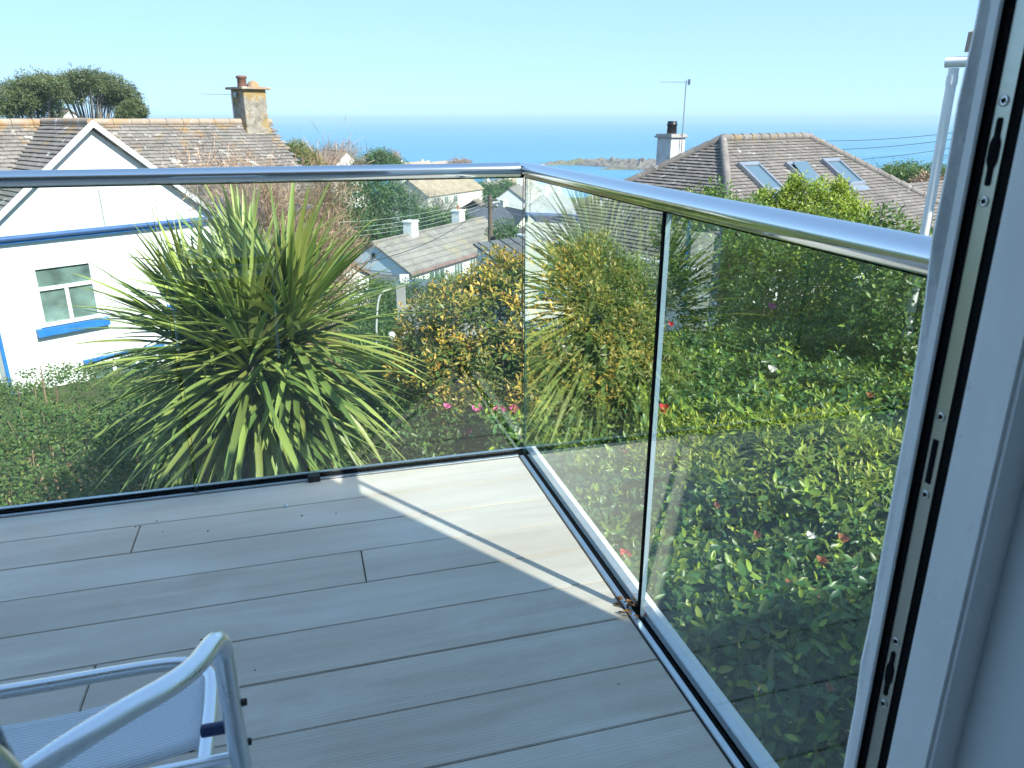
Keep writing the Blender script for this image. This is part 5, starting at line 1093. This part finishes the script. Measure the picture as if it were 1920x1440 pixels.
for px, lab in ((735, 'left of two white globe lamps among dark garden plants'), (757, 'right of two white globe lamps among dark garden plants')):
    q = at(px, 636, 9.0); e = empty('garden_lamp', (q.x, q.y, -3.1), 0, lab, 'lamp'); mb = MB(); mb.tube([(0, 0, 0), (0, 0, q.z+3.1)], .015, 8); mb.build('post', M['galv'], e)
    mb = MB(); mb.lathe((0, 0, q.z+3.1-.03), [(.02, 0), (.055, .03), (.065, .06), (.05, .10), (.02, .12)], 14); mb.build('globe', M['ceramic'], e)
q = at(758, 523, 27); e = empty('garden_sign', (q.x, q.y, q.z-1.2), R(-15), 'small blank white square sign above the parked car', 'sign'); mb = MB(); mb.box((0, 0, 1.2), (.34, .03, .34), None, 0, .01); mb.build('board', M['paint_white'], e); mb = MB(); mb.tube([(0, .03, 0), (0, .03, 1.2)], .025, 8); mb.build('post', M['pole_wood'], e)
# pale bent pole / rustic stick
q0 = at(706, 648, 9.5); q1 = at(712, 555, 9.5); mb = MB(); mb.tube(spline([q0-q0, q0.lerp(q1, .5)-q0+Vector((-.02, 0, 0)), q1-q0, q1-q0+Vector((.16, 0, .1))], 5), [.014]*16, 7); o = mb.build('garden_stake', M['cable_pale']); o.location = q0; tag(o, 'thin pale bent garden stake right of the spiky plant', 'stake')
# gate post and rail by the lane
q = at(768, 600, 15); e = empty('garden_wall', (q.x, q.y, q.z-.9), R(-10), 'grey garden wall with post left of the photinia top', 'wall'); mb = MB(); mb.box((.75, 0, .6), (1.7, .22, 1.2), None, 0, .01); mb.build('wall_face', M['concrete'], e); mb = MB(); mb.box((-.15, 0, .8), (.18, .26, 1.6), None, 0, .01); mb.build('post', M['concrete'], e)

# ------------------------------------------------------------------ litter on the deck
lm = MB(); lm.add([(0, 0, 0), (.012, -.007, .004), (.026, 0, .001), (.012, .007, .006), (.014, 0, -.0)], [(0, 1, 4), (0, 4, 3), (1, 2, 4), (4, 2, 3)]); lme = lm.mesh('dry_leaf', [M['dry_leaf']])
for i in range(14):
    o = bpy.data.objects.new('dry_leaf', lme); col.objects.link(o); o.location = (.768+random.uniform(-.018, .022), 1.60+random.gauss(0, .028), .006+.004*random.random()); o.rotation_euler = (random.uniform(-.5, .5), random.uniform(-.5, .5), random.uniform(0, 6.28)); s = random.uniform(.6, 1.1); o.scale = (s, s, s)
    tag(o, 'curled brown dry leaf in the little heap at the glass joint', 'dry leaf', 'dry leaves heaped at the glass joint')
sp = MB(); sp.lathe((0, 0, 0), [(.0045, 0), (.005, .002), (.003, .004), (.0005, .005)], 8); spm = sp.mesh('dirt_speck', [M['soil']])
for px, py in ((254, 988), (294, 977), (305, 997), (390, 996), (566, 967), (630, 963), (378, 1200), (478, 1257), (1160, 1283)):
    o = bpy.data.objects.new('dirt_speck', spm); col.objects.link(o); p = onz(px, py, .0003); o.location = (p.x, p.y, .0002); o.scale = (random.uniform(.3, .8), random.uniform(.3, .7), .5); o.rotation_euler.z = random.uniform(0, 3)
    tag(o, 'tiny dark speck of dirt lying on the deck boards', 'dirt speck', 'dirt specks scattered on the deck')
p = onz(536, 950, 0); mb = MB(); mb.lathe((0, 0, 0), [(.008, 0), (.009, .004), (.006, .009), (.002, .011)], 10); o = mb.build('snail_shell', M['ceramic']); o.location = (p.x, p.y, 0); tag(o, 'small pale pebble on the front deck board', 'pebble')

# ------------------------------------------------------------------ sea air
t = NT('haze_air'); pv_ = t.n('VolumePrincipled'); pv_.inputs['Color'].default_value = (.60, .84, 1.0, 1); pv_.inputs['Density'].default_value = 3.2e-4; pv_.inputs['Anisotropy'].default_value = 0.0
t.l(pv_.outputs[0], t.out.inputs['Volume'])
mb = MB(); mb.box((0, 0, -14), (56000, 56000, 58)); tag(mb.build('haze', t.mat), kind='stuff')
